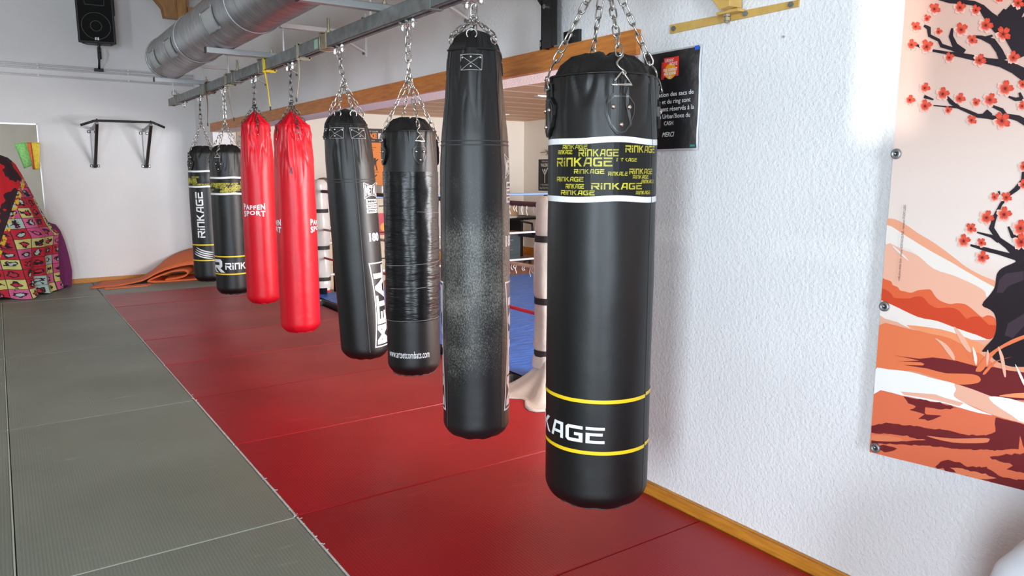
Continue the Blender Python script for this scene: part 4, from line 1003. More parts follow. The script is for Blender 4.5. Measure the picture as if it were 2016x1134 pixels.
def zcol(z):
    # colours of the printed sky by height on the banner
    K = [(2.75, lin(205, 150, 130)), (2.0, lin(214, 168, 150)), (1.75, lin(216, 180, 165)), (1.45, lin(226, 206, 196)), (1.2, lin(228, 214, 206)), (1.0, lin(226, 170, 145)), (.80, lin(226, 140, 104)), (.5, lin(216, 112, 80))]
    for i in range(len(K)-1):
        if z >= K[i+1][0]:
            t = min(1, max(0, (K[i][0]-z)/(K[i][0]-K[i+1][0]))); return tuple(a*(1-t)+b_*t for a, b_ in zip(K[i][1], K[i+1][1]))
    return K[-1][1]
for i in range(40):
    za_, zb2 = rowsy[i], rowsy[i+1]
    o = len(V.v); sl = slope*(YR-yL_bot)*(1-i/40); sl2 = slope*(YR-yL_bot)*(1-(i+1)/40)
    V.v += [Vector((BNX, yL_bot, za_)), Vector((BNX, YR, za_+sl)), Vector((BNX, YR, zb2+sl2)), Vector((BNX, yL_bot, zb2))]; V.f.append((o, o+1, o+2, o+3)); V.c.append([zcol(za_), zcol(za_), zcol(zb2), zcol(zb2)])
V.build('printed_sky', ban)
pale = lin(232, 222, 214); sal = lin(232, 176, 152); sal2 = lin(232, 160, 128); org = lin(226, 120, 78); red_ = lin(204, 70, 42); mar = lin(112, 36, 40); drk = lin(36, 26, 34); drk2 = lin(62, 48, 58); wht = lin(238, 236, 238); orl = lin(236, 148, 104)
V = VC(); lay = [0]
def L_(pts, col, sm=True, n=3):
    lay[0] += 1; V.poly(smooth_poly(pts, n) if sm else pts, col, BNX-.0003-.00006*lay[0])
L_(P2([(205, 412), (260, 415), (330, 450), (400, 500), (500, 560), (610, 640), (700, 710), (800, 765), (885, 800), (885, 838), (800, 800), (640, 700), (560, 655), (460, 600), (330, 520), (205, 448)]), sal2)
L_(P2([(205, 450), (330, 520), (460, 600), (620, 690), (800, 795), (890, 850), (830, 900), (800, 850), (640, 770), (500, 725), (350, 600), (250, 585), (200, 570)]), pale)
L_(P2([(200, 572), (300, 600), (400, 640), (500, 722), (640, 770), (800, 848), (825, 900), (840, 980), (860, 1010), (700, 1020), (500, 960), (320, 880), (180, 800)]), sal)
bush = [(172, 790), (200, 788), (235, 800), (245, 822), (275, 835), (290, 855), (320, 862), (360, 870), (400, 855), (450, 850), (480, 852), (500, 880), (520, 905), (550, 925), (600, 940), (640, 935), (690, 940), (730, 965), (770, 1000), (800, 1022), (830, 1010), (870, 1020), (890, 1060), (890, 1134), (700, 1134), (400, 1030), (160, 930)]
L_(P2(bush), lin(222, 100, 62))
bush2 = [(165, 850), (200, 850), (240, 880), (250, 900), (300, 905), (350, 905), (380, 895), (420, 893), (445, 910), (470, 940), (520, 965), (570, 962), (620, 965), (660, 985), (700, 1030), (730, 1020), (780, 1018), (820, 1050), (860, 1090), (880, 1134), (760, 1134), (640, 1090), (520, 1060), (400, 1030), (240, 960), (160, 925)]
L_(P2(bush2), red_)
L_(P2([(160, 920), (240, 945), (400, 1020), (520, 1045), (640, 1090), (780, 1134), (860, 1160), (700, 1160), (540, 1130), (430, 1100), (300, 1060), (160, 1010)]), pale)
# lower ground
L_(P3([(105, 0), (260, 20), (420, 50), (560, 120), (640, 190), (560, 215), (440, 255), (380, 240), (260, 205), (95, 200)]), org)
L_(P3([(240, 0), (400, 20), (520, 60), (600, 100), (560, 125), (440, 60), (330, 35)]), orl)
L_(P3([(450, 0), (640, 0), (650, 20), (620, 65), (560, 45), (500, 25)]), red_)
# ground under the tree
L_(P3([(178, 136), (300, 152), (360, 146), (470, 162), (560, 186), (640, 190), (700, 205), (780, 215), (1000, 260), (1000, 340), (771, 340), (640, 330), (520, 290), (440, 262), (560, 255), (575, 240), (540, 222), (420, 218), (330, 195), (228, 180), (315, 182), (305, 168), (200, 163), (300, 160)]), mar, True, 2)
L_(P3([(360, 214), (430, 218), (540, 222), (575, 240), (560, 262), (470, 268), (400, 240)]), org)
L_(P3([(92, 200), (160, 200), (260, 212), (360, 240), (460, 265), (465, 290), (455, 320), (500, 350), (560, 380), (630, 408), (540, 392), (420, 355), (330, 340), (220, 318), (88, 310)]), wht)
L_(P3([(460, 266), (540, 290), (650, 330), (771, 355), (900, 390), (900, 460), (771, 445), (640, 408), (560, 375), (490, 345), (455, 318), (465, 290)]), sal)
L_(P3([(618, 322), (700, 330), (771, 350), (900, 380), (900, 440), (771, 440), (720, 410), (660, 372), (625, 345)]), wht)
L_(P3([(660, 318), (771, 306), (900, 320), (900, 345), (771, 330), (700, 325)]), orl)
# reflection ground
L_(P3([(88, 312), (220, 318), (330, 342), (440, 362), (560, 395), (640, 410), (771, 446), (950, 500), (950, 800), (771, 752), (500, 680), (300, 618), (74, 572)]), lin(220, 112, 78))
def blotch(pts, col, jag=9, seed=1, P=P3):
    random.seed(seed); out = []; N = len(pts)
    for i in range(N):
        a, b_ = pts[i], pts[(i+1) % N]; n = max(1, int(hypot(b_[0]-a[0], b_[1]-a[1])/16))
        for k in range(n): t = k/n; out.append((a[0]+(b_[0]-a[0])*t+random.uniform(-jag, jag), a[1]+(b_[1]-a[1])*t+random.uniform(-jag*.6, jag*.6)))
    L_(P(out), col, False)
blotch([(640, 415), (700, 430), (771, 447), (950, 490), (950, 600), (771, 560), (755, 500), (745, 560), (640, 565), (520, 550), (610, 530), (590, 505), (640, 480)], mar, 4, 2)
blotch([(80, 455), (150, 442), (290, 458), (420, 475), (520, 495), (640, 500), (700, 530), (640, 565), (480, 560), (330, 545), (230, 540), (80, 535), (85, 512), (220, 525), (330, 520), (240, 500), (120, 490), (78, 485)], mar, 5, 3)
L_(P3([(80, 498), (160, 500), (225, 515), (200, 526), (80, 520)]), lin(226, 128, 90))
L_(P3([(330, 500), (450, 512), (600, 510), (615, 520), (590, 532), (450, 530)]), lin(226, 128, 90))
blotch([(230, 325), (300, 335), (390, 350), (470, 375), (400, 380), (330, 372), (320, 400), (400, 412), (340, 432), (300, 425), (320, 402), (250, 378), (290, 370), (250, 350)], mar, 6, 4)
L_(P3([(215, 300), (280, 306), (370, 312), (420, 330), (500, 352), (480, 366), (400, 345), (300, 325), (230, 315)]), sal, True, 1)
blotch([(78, 545), (140, 540), (200, 560), (160, 575), (110, 565)], mar, 5, 5)
blotch([(380, 625), (430, 605), (480, 620), (520, 640), (600, 640), (640, 670), (700, 690), (771, 700), (900, 720), (900, 800), (771, 750), (640, 715), (500, 678), (370, 640)], mar, 8, 6)
blotch([(620, 598), (700, 585), (771, 578), (900, 560), (900, 660), (771, 668), (700, 650), (720, 630), (650, 610)], mar, 8, 7)
blotch([(440, 640), (520, 655), (600, 672), (650, 690), (560, 700), (480, 670)], lin(226, 128, 90), 6, 8)
# trunk
L_(P2([(1010, 615), (1058, 600), (1250, 560), (1400, 700), (1400, 1250), (1058, 1330), (900, 1300), (840, 1240), (800, 1230), (870, 1150), (888, 1080), (880, 1010), (850, 975), (800, 945), (850, 880), (880, 830), (890, 760), (920, 720), (985, 690), (1015, 670)]), drk)
L_(P2([(905, 790), (950, 750), (1058, 735), (1058, 790), (960, 830), (930, 870), (890, 870)]), drk2, False)
L_(P2([(940, 1134), (960, 1060), (1058, 1000), (1200, 980), (1200, 1100), (1058, 1080), (990, 1150)]), drk2, False)
# grass blades
for pts, col in (([(555, 200), (600, 140), (690, 80), (771, 45), (900, 10), (771, 62), (650, 120), (590, 200), (565, 210)], org), ([(588, 215), (640, 165), (720, 143), (650, 165), (600, 220)], org), ([(555, 185), (530, 150), (500, 125), (545, 150), (560, 175)], org),
                 ([(370, 58), (420, 85), (455, 130), (458, 160), (430, 130), (400, 88)], sal), ([(455, 5), (500, 50), (535, 115), (520, 118), (490, 80)], sal), ([(655, 95), (680, 140), (692, 225), (682, 228), (668, 160)], sal), ([(540, 95), (560, 140), (558, 180), (548, 160)], pale), ([(732, 175), (760, 220), (790, 290), (765, 260)], pale), ([(608, 110), (616, 140), (606, 185), (602, 150)], sal)):
    L_(P3(pts), col)
for pts in ([(240, 575), (300, 620), (345, 672), (280, 620)], [(235, 1022), (300, 1050), (355, 1090), (290, 1060)]): L_(P2(pts), pale)
# branches
def branch(pts, wds, P):
    pts = P(pts); L = []; R_ = []
    for i, p in enumerate(pts):
        a = pts[max(0, i-1)]; b_ = pts[min(len(pts)-1, i+1)]; d = Vector((b_[0]-a[0], b_[1]-a[1])).normalized(); n = Vector((-d.y, d.x))*wds[i]/2
        L.append((p[0]+n.x, p[1]+n.y)); R_.append((p[0]-n.x, p[1]-n.y))
    for i in range(len(pts)-1): lay[0] += .2; V.poly([L[i], L[i+1], R_[i+1], R_[i]], drk, BNX-.0003-.00006*lay[0])
branch([(640, -10), (720, 10), (830, 15), (900, 25), (960, 60), (1010, 120), (1080, 190), (1180, 230), (1300, 250), (1500, 200)], [6, 8, 9, 10, 14, 20, 30, 45, 70, 110], P1)
branch([(1270, 420), (1200, 260), (1180, 120), (1230, 60), (1330, -40)], [30, 40, 40, 30, 30], P1)
branch([(1100, 90), (1190, 170), (1250, 260)], [18, 34, 48], P1)
branch([(470, 335), (560, 370), (700, 395), (800, 410), (900, 430), (1000, 455), (1100, 470), (1200, 510), (1300, 570), (1500, 700)], [5, 5, 6, 9, 11, 12, 16, 20, 26, 34], P1)
branch([(530, 190), (565, 210), (570, 265), (640, 300), (660, 340), (740, 365), (820, 400)], [5, 9, 7, 6, 8, 7, 9], P1)
branch([(740, 210), (730, 270), (760, 340), (830, 390)], [4, 9, 12, 12], P1)
branch([(900, 270), (960, 280), (1040, 310), (1090, 380), (1120, 450)], [4, 8, 14, 14, 16], P1)
branch([(1040, 265), (970, 290)], [4, 8], P1)
branch([(530, 718), (600, 742)], [7, 3], P1)
branch([(600, 785), (700, 795), (780, 797), (860, 830), (930, 862), (1000, 865), (1060, 880), (1160, 865), (1230, 880), (1300, 920), (1500, 1000)], [2, 3, 5, 7, 8, 10, 9, 9, 12, 14, 20], P1)
branch([(700, 720), (730, 760), (790, 800)], [5, 9, 7], P1)
branch([(1040, 790), (1110, 820), (1140, 860)], [5, 8, 8], P1)
branch([(960, 860), (1000, 830), (1030, 860)], [3, 9, 8], P1)
branch([(1160, 720), (1210, 740), (1260, 735)], [4, 7, 8], P1); branch([(1240, 690), (1260, 740)], [5, 8], P1)
branch([(1058, 180), (1010, 230), (970, 260), (920, 320), (880, 400), (860, 470), (905, 540), (960, 580), (1030, 640), (1058, 700)], [12, 9, 7, 6, 8, 11, 10, 12, 20, 26], P2)
branch([(770, 495), (860, 520), (905, 550)], [3, 6, 9], P2)
branch([(730, 575), (820, 600), (900, 620), (970, 640), (1050, 650)], [4, 8, 8, 10, 20], P2)
branch([(905, 240), (912, 262)], [5, 2], P2); branch([(965, 460), (990, 520), (1040, 530), (1058, 600)], [4, 8, 12, 20], P2); branch([(1058, 120), (1058, 180)], [6, 10], P2)
V.build('printed_landscape', ban)
# blossoms
V = VC(); random.seed(21)
def flower(cx, cy, r):
    rot0 = random.uniform(0, 1.2)
    for k in range(5):
        a = rot0+k*2*pi/5; lay[0] += .05
        rim = lin(246, 205, 190) if cos(a+.9) < .1 else lin(206, 60, 40); mid = lin(224, 84, 58); cc = lin(164, 28, 28)
        n = 7; ang = [a-.58+1.16*i/n for i in range(n+1)]
        rad_ = [r*(.80+.22*sin(pi*i/n)-(.14 if i == n//2 else 0)) for i in range(n+1)]
        rimp = [(cx+rad_[i]*cos(ang[i])*(1-.25*abs(2*i/n-1)**3), cy+rad_[i]*sin(ang[i])*(1-.25*abs(2*i/n-1)**3)) for i in range(n+1)]
        midp = [(cx+r*.50*cos(q), cy+r*.50*sin(q)) for q in ang]
        X = BNX-.0003-.00006*lay[0]
        for i in range(n):
            V.poly([midp[i], rimp[i], rimp[i+1], midp[i+1]], [mid, rim, rim, mid], X); V.poly([(cx, cy), midp[i], midp[i+1]], [cc, mid, mid], X)
    lay[0] += .05
    V.poly(disc((cx, cy), r*.18, 6), lin(120, 16, 20), BNX-.0003-.00006*lay[0])
f1 = [(608, 68, 48), (797, 58, 50), (915, 78, 44), (553, 140, 34), (468, 200, 42), (638, 238, 32), (437, 335, 46), (550, 348, 56), (807, 222, 56), (888, 300, 44), (990, 190, 60), (1120, 255, 62), (718, 430, 42), (943, 450, 54), (1195, 430, 54), (1230, 25, 50), (1085, -5, 34),
      (536, 655, 44), (425, 745, 42), (538, 790, 52), (670, 700, 54), (710, 822, 34), (795, 735, 48), (885, 895, 42), (918, 765, 38), (1020, 745, 58), (1135, 660, 66), (1110, 900, 70), (1265, 630, 40), (1260, 790, 40), (1400, 300, 60), (1380, 700, 55), (1420, 480, 60), (900, -60, 50), (700, -70, 48)]
for x, y, r in f1: flower(1680+x/3.78, y/3.78, r/3.78)
f2 = [(880, 278, 32), (952, 280, 38), (830, 405, 50), (938, 385, 52), (733, 472, 38), (688, 550, 46), (798, 560, 32), (803, 652, 46), (1040, 470, 56), (1045, 555, 56), (1060, 90, 36), (1060, 200, 36), (1160, 330, 50), (1200, 500, 50)]
for x, y, r in f2: flower(1680+x/3.149, 300+y/3.149, r/3.149)
V.build('printed_blossoms', ban)
# tiny credit line and eyelets
c = MB()
tp = rot90(text_polys("crédit photo Adobe Stock - création NORTHGOES-PUB - impression STUDIO LUDO"))
a = onX(1770, 552, BNX); b_ = onX(1780, 403, BNX)
for f in fitp(tp, 0, 0, .010, b_.z-a.z): c.add([(BNX-.0125, a.y-p[0], a.z+p[1]) for p in f], [tuple(range(len(f)))])
c.v = [Vector((BNX-.0075-.002, v.y, v.z)) for v in c.v]
c.build('credit_line', mat('credit_ink', (.09, .05, .05), .5), ban)
for px, py in ((1766, 303), (1743, 603), (1725, 881)):
    p = onX(px, py, BNX); MX = Matrix(((0, 0, -1), (0, 1, 0), (1, 0, 0)))
    c = MB(); c.lathe([(.0065, 0.0), (.008, .006), (.012, .008), (.0155, .006), (.0165, .0)], (BNX-.004, p.y, p.z), 20, MX); c.build('eyelet', galv, ban, smooth=True)
    c = MB(); c.tube([(BNX-.006, p.y, p.z), (BNX-.002, p.y+.014, p.z+.004), (XW-.001, p.y+.03, p.z+.006)], .002, 6); c.build('tie', whitep, ban)
    c = MB(); c.lathe([(.0001, 0.001), (.0066, .001)], (BNX-.005, p.y, p.z), 16, MX); c.build('eyelet_hole', rubber, ban)

# ------------------------------------------------------------------ yellow wall fixing, black strut, screw mark
yb_ = thing('yellow_wall_fixing', (XW, 1.97, 2.03), 'yellow painted steel bar bolted to the wall above the notice', 'wall fixing')
c = MB(); c.prism([(2.278, 2.028), (2.278, 2.064), (1.672, 2.055), (1.672, 2.032)][::1], 'x', XW-.008, XW); c.build('flat_bar', yellowp, yb_)
c = MB(); c.prism([(1.955, 2.06), (1.905, 2.065), (1.90, 2.45), (2.10, 2.45), (2.06, 2.20), (2.0, 2.11), (1.975, 2.085)], 'x', XW-.09, XW-.02); c.build('upright_arm', yellowp, yb_, bevel=.003)
c = MB(); c.bx((XW-.05, 1.90, 2.052), (XW-.006, 2.0, 2.062)); c.build('lug', yellowp, yb_)
for y, z in ((2.255, 2.045), (1.70, 2.043), (1.895, 2.045)):
    c = MB(); c.cyl((XW-.016, y, z), (XW-.007, y, z), .0105, 6); c.cyl((XW-.02, y, z), (XW-.007, y, z), .006, 8); c.build('bolt', railm, yb_)
c = MB(); c.cyl((XW-.03, 1.965, 2.02), (XW-.03, 1.965, 2.075), .007, 8); c.cyl((XW-.03, 1.965, 2.028), (XW-.03, 1.965, 2.040), .014, 6); c.cyl((XW-.03, 1.965, 2.044), (XW-.03, 1.965, 2.053), .014, 6); c.build('centre_bolt', clampm, yb_)
c = MB(); p = onX(1542, 72, XW-.006); c.cyl((XW-.008, p.y, p.z), (XW, p.y, p.z), .004, 8)
tag(c.build('wall_plug', mat('plug_grey', (.35, .34, .33), .6)), 'small grey plug in the wall to the right under the yellow bar', 'plug')
bs_ = thing('black_strut', (XW, 3.03, 2.06), 'black steel upright post with foot plates standing on the timber header', 'steel post')
c = MB(); c.bx((XW-.075, 3.00, 2.065), (XW-.068, 3.085, 2.9)); c.bx((XW-.075, 3.078, 2.065), (XW, 3.085, 2.9)); c.build('angle_upright', blackm, bs_)
c = MB(); c.bx((XW-.075, 2.962, 2.07), (XW-.069, 2.995, 2.9)); c.build('second_upright', blackm, bs_)
c = MB(); c.bx((XW-.02, 2.86, 2.075), (XW, 2.975, 2.135)); c.bx((XW-.02, 3.08, 2.075), (XW, 3.17, 2.125)); c.build('foot_plate', blackm, bs_, bevel=.001)
for y, z in ((2.90, 2.112), (3.145, 2.10)):
    c = MB(); c.cyl((XW-.032, y, z), (XW-.019, y, z), .012, 6); c.build('bolt', chrome, bs_)
c = MB(); c.cyl((XW-.088, 3.045, 2.26), (XW-.074, 3.045, 2.26), .012, 8); c.build('bolt', chrome, bs_)
c = MB(); c.bar((XW-.05, 3.09, 2.29), (XW-.05, 3.40, 2.62), .012, .05); c.build('brace', blackm, bs_)

# ------------------------------------------------------------------ back wall: mirror, flags, bar, pipes, speaker, siren, truss
mir = thing('wall_mirror', (-1.0, YB-.02, .06), 'tall frameless wall mirror behind the covered heap', 'mirror')
mm_ = mat('mirror_glass', (.86, .88, .86), .04, 1.0)
MB().bx((-3.2, YB-.012, .07), (.478, YB-.002, 2.035)).build('glass', mm_, mir)
c = MB(); c.bx((-3.2, YB-.018, 2.035), (.486, YB-.0005, 2.052)); c.bx((.478, YB-.018, .07), (.488, YB-.0005, 2.052)); c.build('edge_trim', mat('aluminium', (.75, .76, .76), .35, .8), mir)
fl = [((28, 283), (56, 279), (74, 322), (48, 332), (.25, .62, .18), 'pale green cloth flag hanging before the mirror'), ((50, 282), (58, 279), (72, 322), (60, 330), (.80, .20, .04), None), ((52, 281), (66, 280), (73, 330), (66, 334), (.82, .17, .04), 'orange cloth flag hanging between the green and yellow ones'), ((62, 280), (78, 281), (78, 334), (69, 334), (.85, .60, .05), 'yellow cloth flag at the edge of the mirror')]
for a, b_, c_, d_, col, lb in fl:
    if not lb: continue
    pp = [onY(*q, YB-(.05 if 'pale' in lb else .09 if 'orange' in lb else .13)) for q in (a, b_, c_, d_)]; mb = MB(); P = []
    for i in range(9):
        t = i/8; L0 = pp[0].lerp(pp[3], t); R0_ = pp[1].lerp(pp[2], t); P.append([L0.lerp(R0_, j/6)+Vector((0, .012*sin(j*1.6+i*.5), 0)) for j in range(7)])
    mb.grid(P); tag(mb.build('cloth_flag', mat('flag_'+lb.split()[0]+lb.split()[1], col, .7, col2=tuple(min(1, q*1.3+.03) for q in col), vscale=40), smooth=True, solid=.002), lb, 'flag', 'cloth flags by the mirror')
pb = thing('pull_up_bar', (1.4, YB, 1.50), 'black wall mounted pull-up bar with bent ends on the back wall', 'pull-up bar')
c = MB(); q = [Vector((.91, YB-.62, 2.018)), Vector((1.055, YB-.62, 2.072)), Vector((1.09, YB-.62, 2.078)), Vector((1.39, YB-.62, 2.08)), Vector((1.69, YB-.62, 2.082)), Vector((1.725, YB-.62, 2.078)), Vector((1.86, YB-.62, 2.020))]
c.tube(q, .0155, 10); c.build('bar', blackm, pb, smooth=True)
for x in (1.09, 1.70):
    c = MB(); c.bar((x, YB-.62, 2.055), (x, YB-.03, 1.52), .035, .035); c.build('diagonal_brace', blackm, pb)
    c = MB(); c.bar((x, YB-.63, 2.052), (x, YB-.02, 2.00), .03, .03); c.build('top_arm', mat('grey_steel', (.30, .30, .31), .4, .4), pb)
    c = MB(); c.bx((x-.018, YB-.03, 1.50), (x+.018, YB-.002, 2.03)); c.build('wall_upright', MATS['grey_steel'], pb)
    for z in (1.53, 1.97):
        c = MB(); c.bx((x-.055, YB-.012, z-.018), (x+.055, YB-.001, z+.018)); c.build('wall_lug', blackm, pb)
        for s in (-1, 1): c = MB(); c.cyl((x+s*.04, YB-.022, z), (x+s*.04, YB-.011, z), .009, 6); c.build('bolt', chrome, pb)
    c = MB(); c.tube([Vector((x, YB-.62+.022*cos(a), 2.078+.022*sin(a))) for a in [2*pi*k/12 for k in range(12)]], .006, 6, closed=True); c.build('bar_collar', blackm, pb, smooth=True)
for z, lb in ((2.775, 'white pipe along the back wall, topmost of three'), (2.735, 'white pipe along the back wall, middle of three'), (2.645, 'white pipe along the back wall, lowest of three')):
    pr = thing('wall_pipe', (0, YB-.03, z), lb, 'pipe', 'white pipes on the back wall')
    MB().cyl((XL+.01, YB-.03, z+.01), (2.36, YB-.03, z-.012), .011, 10).build('tube', whitep, pr, smooth=True)
    for x in (-1.2, .55, 1.56): MB().bx((x-.01, YB-.045, z-.015), (x+.01, YB-.001, z+.014)).build('pipe_clip', whitep, pr, bevel=.002)
# speaker
sp = thing('loudspeaker', (1.217, YB-.42, 2.99), 'black two-way loudspeaker on a wall pole, up at the back left', 'loudspeaker')
R_ = Matrix.Rotation(radians(-9), 3, 'Z'); R2 = R_ @ Matrix.Rotation(radians(4), 3, 'X'); cc = Vector((1.20, YB-.42, 3.02))
def spk(pts): return [cc+R2 @ Vector(p) for p in pts]
c = MB(); hw_ = .205; bw = .14; D = .20; zt_ = .66
vs = spk([(-hw_, -D, 0), (hw_, -D, 0), (bw, D, 0), (-bw, D, 0), (-hw_, -D, zt_), (hw_, -D, zt_), (bw, D, zt_), (-bw, D, zt_)])
c.add(vs, [(0, 3, 2, 1), (4, 5, 6, 7), (0, 1, 5, 4), (1, 2, 6, 5), (2, 3, 7, 6), (3, 0, 4, 7)]); c.build('cabinet', blackp, sp, bevel=.006)
c = MB(); c.add(spk([(-.185, -D-.004, .02), (.185, -D-.004, .02), (.185, -D-.004, .64), (-.185, -D-.004, .64)]), [(0, 1, 2, 3)]); c.build('front_grille', mat('grille_black', (.004, .004, .004), .7, spec=.2, bump=1, bscale=300, bdist=.002), sp, solid=.004)
c = MB(); c.tube(spk([(-.185, -D-.008, .02), (.185, -D-.008, .02), (.185, -D-.008, .64), (-.185, -D-.008, .64)]), .004, 5, closed=True); c.build('grille_frame', mat('dark_grey', (.07, .07, .075), .4), sp)
for r_ in (.155, .06): c = MB(); c.tube(spk([(r_*cos(k*2*pi/40), -D-.008, .20+r_*sin(k*2*pi/40)) for k in range(40)]), .004, 5, closed=True); c.build('cone_ring', MATS['dark_grey'], sp, smooth=True)
c = MB(); c.tube(spk([(-.10, -D-.009, .44), (.10, -D-.009, .44), (.12, -D-.009, .60), (-.12, -D-.009, .60)]), .007, 5, closed=True); c.build('horn', MATS['dark_grey'], sp)
c = MB()
for x_, w_ in ((-.022, .008), (-.008, .006), (.006, .014)): c.add(spk([(x_, -D-.012, .035), (x_+w_, -D-.012, .035), (x_+w_, -D-.012, .068), (x_, -D-.012, .068)]), [(0, 1, 2, 3)])
c.build('badge', printw, sp)
c = MB(); c.add(spk([(hw_+.002, -.06, .35), (hw_-.01, .02, .35), (hw_-.01, .02, .60), (hw_+.002, -.06, .60)]), [(0, 1, 2, 3)]); c.build('side_handle', MATS['dark_grey'], sp, solid=.01)
for s in (-1, 1): c = MB(); c.cyl(cc+R2 @ Vector((s*.15, -.15, -.012)), cc+R2 @ Vector((s*.15, -.15, .0)), .012, 8); c.build('foot', rubber, sp)
c = MB(); c.cyl((1.205, YB-.40, 3.03), (1.215, YB-.30, 2.93), .016, 8); c.cyl((1.215, YB-.30, 2.95), (1.225, YB-.05, 2.77), .014, 8); c.build('pole', blackm, sp, smooth=True)
c = MB(); c.bx((1.17, YB-.06, 2.74), (1.275, YB-.001, 2.775)); c.cyl((1.215, YB-.30, 2.86), (1.215, YB-.30, 3.0), .024, 8); c.build('wall_mount', blackm, sp)
c = MB(); c.tube([(1.25, YB-.35, 3.03), (1.32, YB-.2, 2.95), (1.30, YB-.06, 2.85), (1.265, YB-.02, 2.78)], .004, 5); c.build('cable', whitep, sp, smooth=True)
# siren
si = thing('round_sounder', (2.12, YB, 2.50), 'small round white sounder on the back wall by the rail end', 'sounder'); MY = Matrix(((1, 0, 0), (0, 0, -1), (0, 1, 0)))
c = MB(); c.lathe([(.0001, .035), (.02, .034), (.028, .028), (.045, .034), (.055, .02), (.055, 0)], (2.11, YB-.002, 2.512), 24, MY); c.build('housing', whitep, si, smooth=True)
c = MB(); c.tube([(2.11+.033*cos(k*2*pi/24), YB-.036, 2.512+.033*sin(k*2*pi/24)) for k in range(24)], .004, 6, closed=True); c.build('dark_ring', MATS['grey_steel'], si, smooth=True)
# truss end
tu = thing('roof_truss', (1.87, 9.4, 3.19), 'brown laminated roof timber end above the duct at the top', 'roof timber')
c = MB(); c.prism([(1.735, 3.19), (2.0, 3.19), (2.0, ZC), (1.2, ZC), (.9, 4.3), (1.72, 3.29)], 'y', 9.45, 9.60); c.build('truss_heel', timber, tu)
c = MB(); c.bx((1.865, 9.41, 3.185), (1.96, 9.45, ZC)); c.build('side_plate', timber, tu)
c = MB(); c.bx((1.98, 9.42, 3.17), (XW, 9.62, 3.32)); c.build('wall_plate', timber, tu)

# ------------------------------------------------------------------ covered heap at the left
def heap(name, label, cat, cxy, prof, m, folds, seed, zoff=0, uvs=(18, 14), sq=(1, 1), lean=(0, 0), phase=0, hem=.02):
    cx, cy = cxy; N = 96; nz = 44; P = []; H = prof[-1][0]; uv = []
    for i in range(nz+1):
        z = H*i/nz
        for k in range(len(prof)-1):
            if prof[k][0] <= z <= prof[k+1][0]+1e-6:
                t = (z-prof[k][0])/(prof[k+1][0]-prof[k][0]); r = prof[k][1]*(1-t)+prof[k+1][1]*t; break
        row = []
        for j in range(N):
            a = 2*pi*j/N; fo = folds*(1-z/H*.75)
            q = noise.noise(Vector((cos(a)*1.6+seed, sin(a)*1.6, z*.9)))
            rr = r*(1+fo*.5*(sin(9*a+phase+z*2.2+q*3)*.5+sin(5*a+1+z*1.5)*.6)+.20*q)
            row.append(Vector((cx+lean[0]*z+rr*cos(a)*sq[0], cy+lean[1]*z+rr*sin(a)*sq[1], z+zoff+(hem*sin(6*a) if i == 0 else 0)+(.02 if i == 0 else 0))))
        P.append(row)
    mb = MB(); mb.grid(P, closed=True)
    tp = len(mb.v); mb.add([sum(P[-1], Vector())/N+Vector((0, 0, .015))]+P[-1], [(0, 1+j, 1+(j+1) % N) for j in range(N)])
    o = mb.build(name, m, smooth=True)
    me = o.data; ul = me.uv_layers.new(name='UVMap')
    for p in me.polygons:
        angs = []
        for li in p.loop_indices:
            v = me.vertices[me.loops[li].vertex_index].co; angs.append(((atan2(v.y-cy, v.x-cx)) % (2*pi), v.z, hypot(v.x-cx, v.y-cy)))
        mxa = max(a[0] for a in angs)
        for li, (a, z, r) in zip(p.loop_indices, angs):
            if mxa-a > pi: a += 2*pi
            ul.data[li].uv = (a/(2*pi)*uvs[0]+z*.9, z*uvs[1]/1.5)
    return tag(o, label, cat)
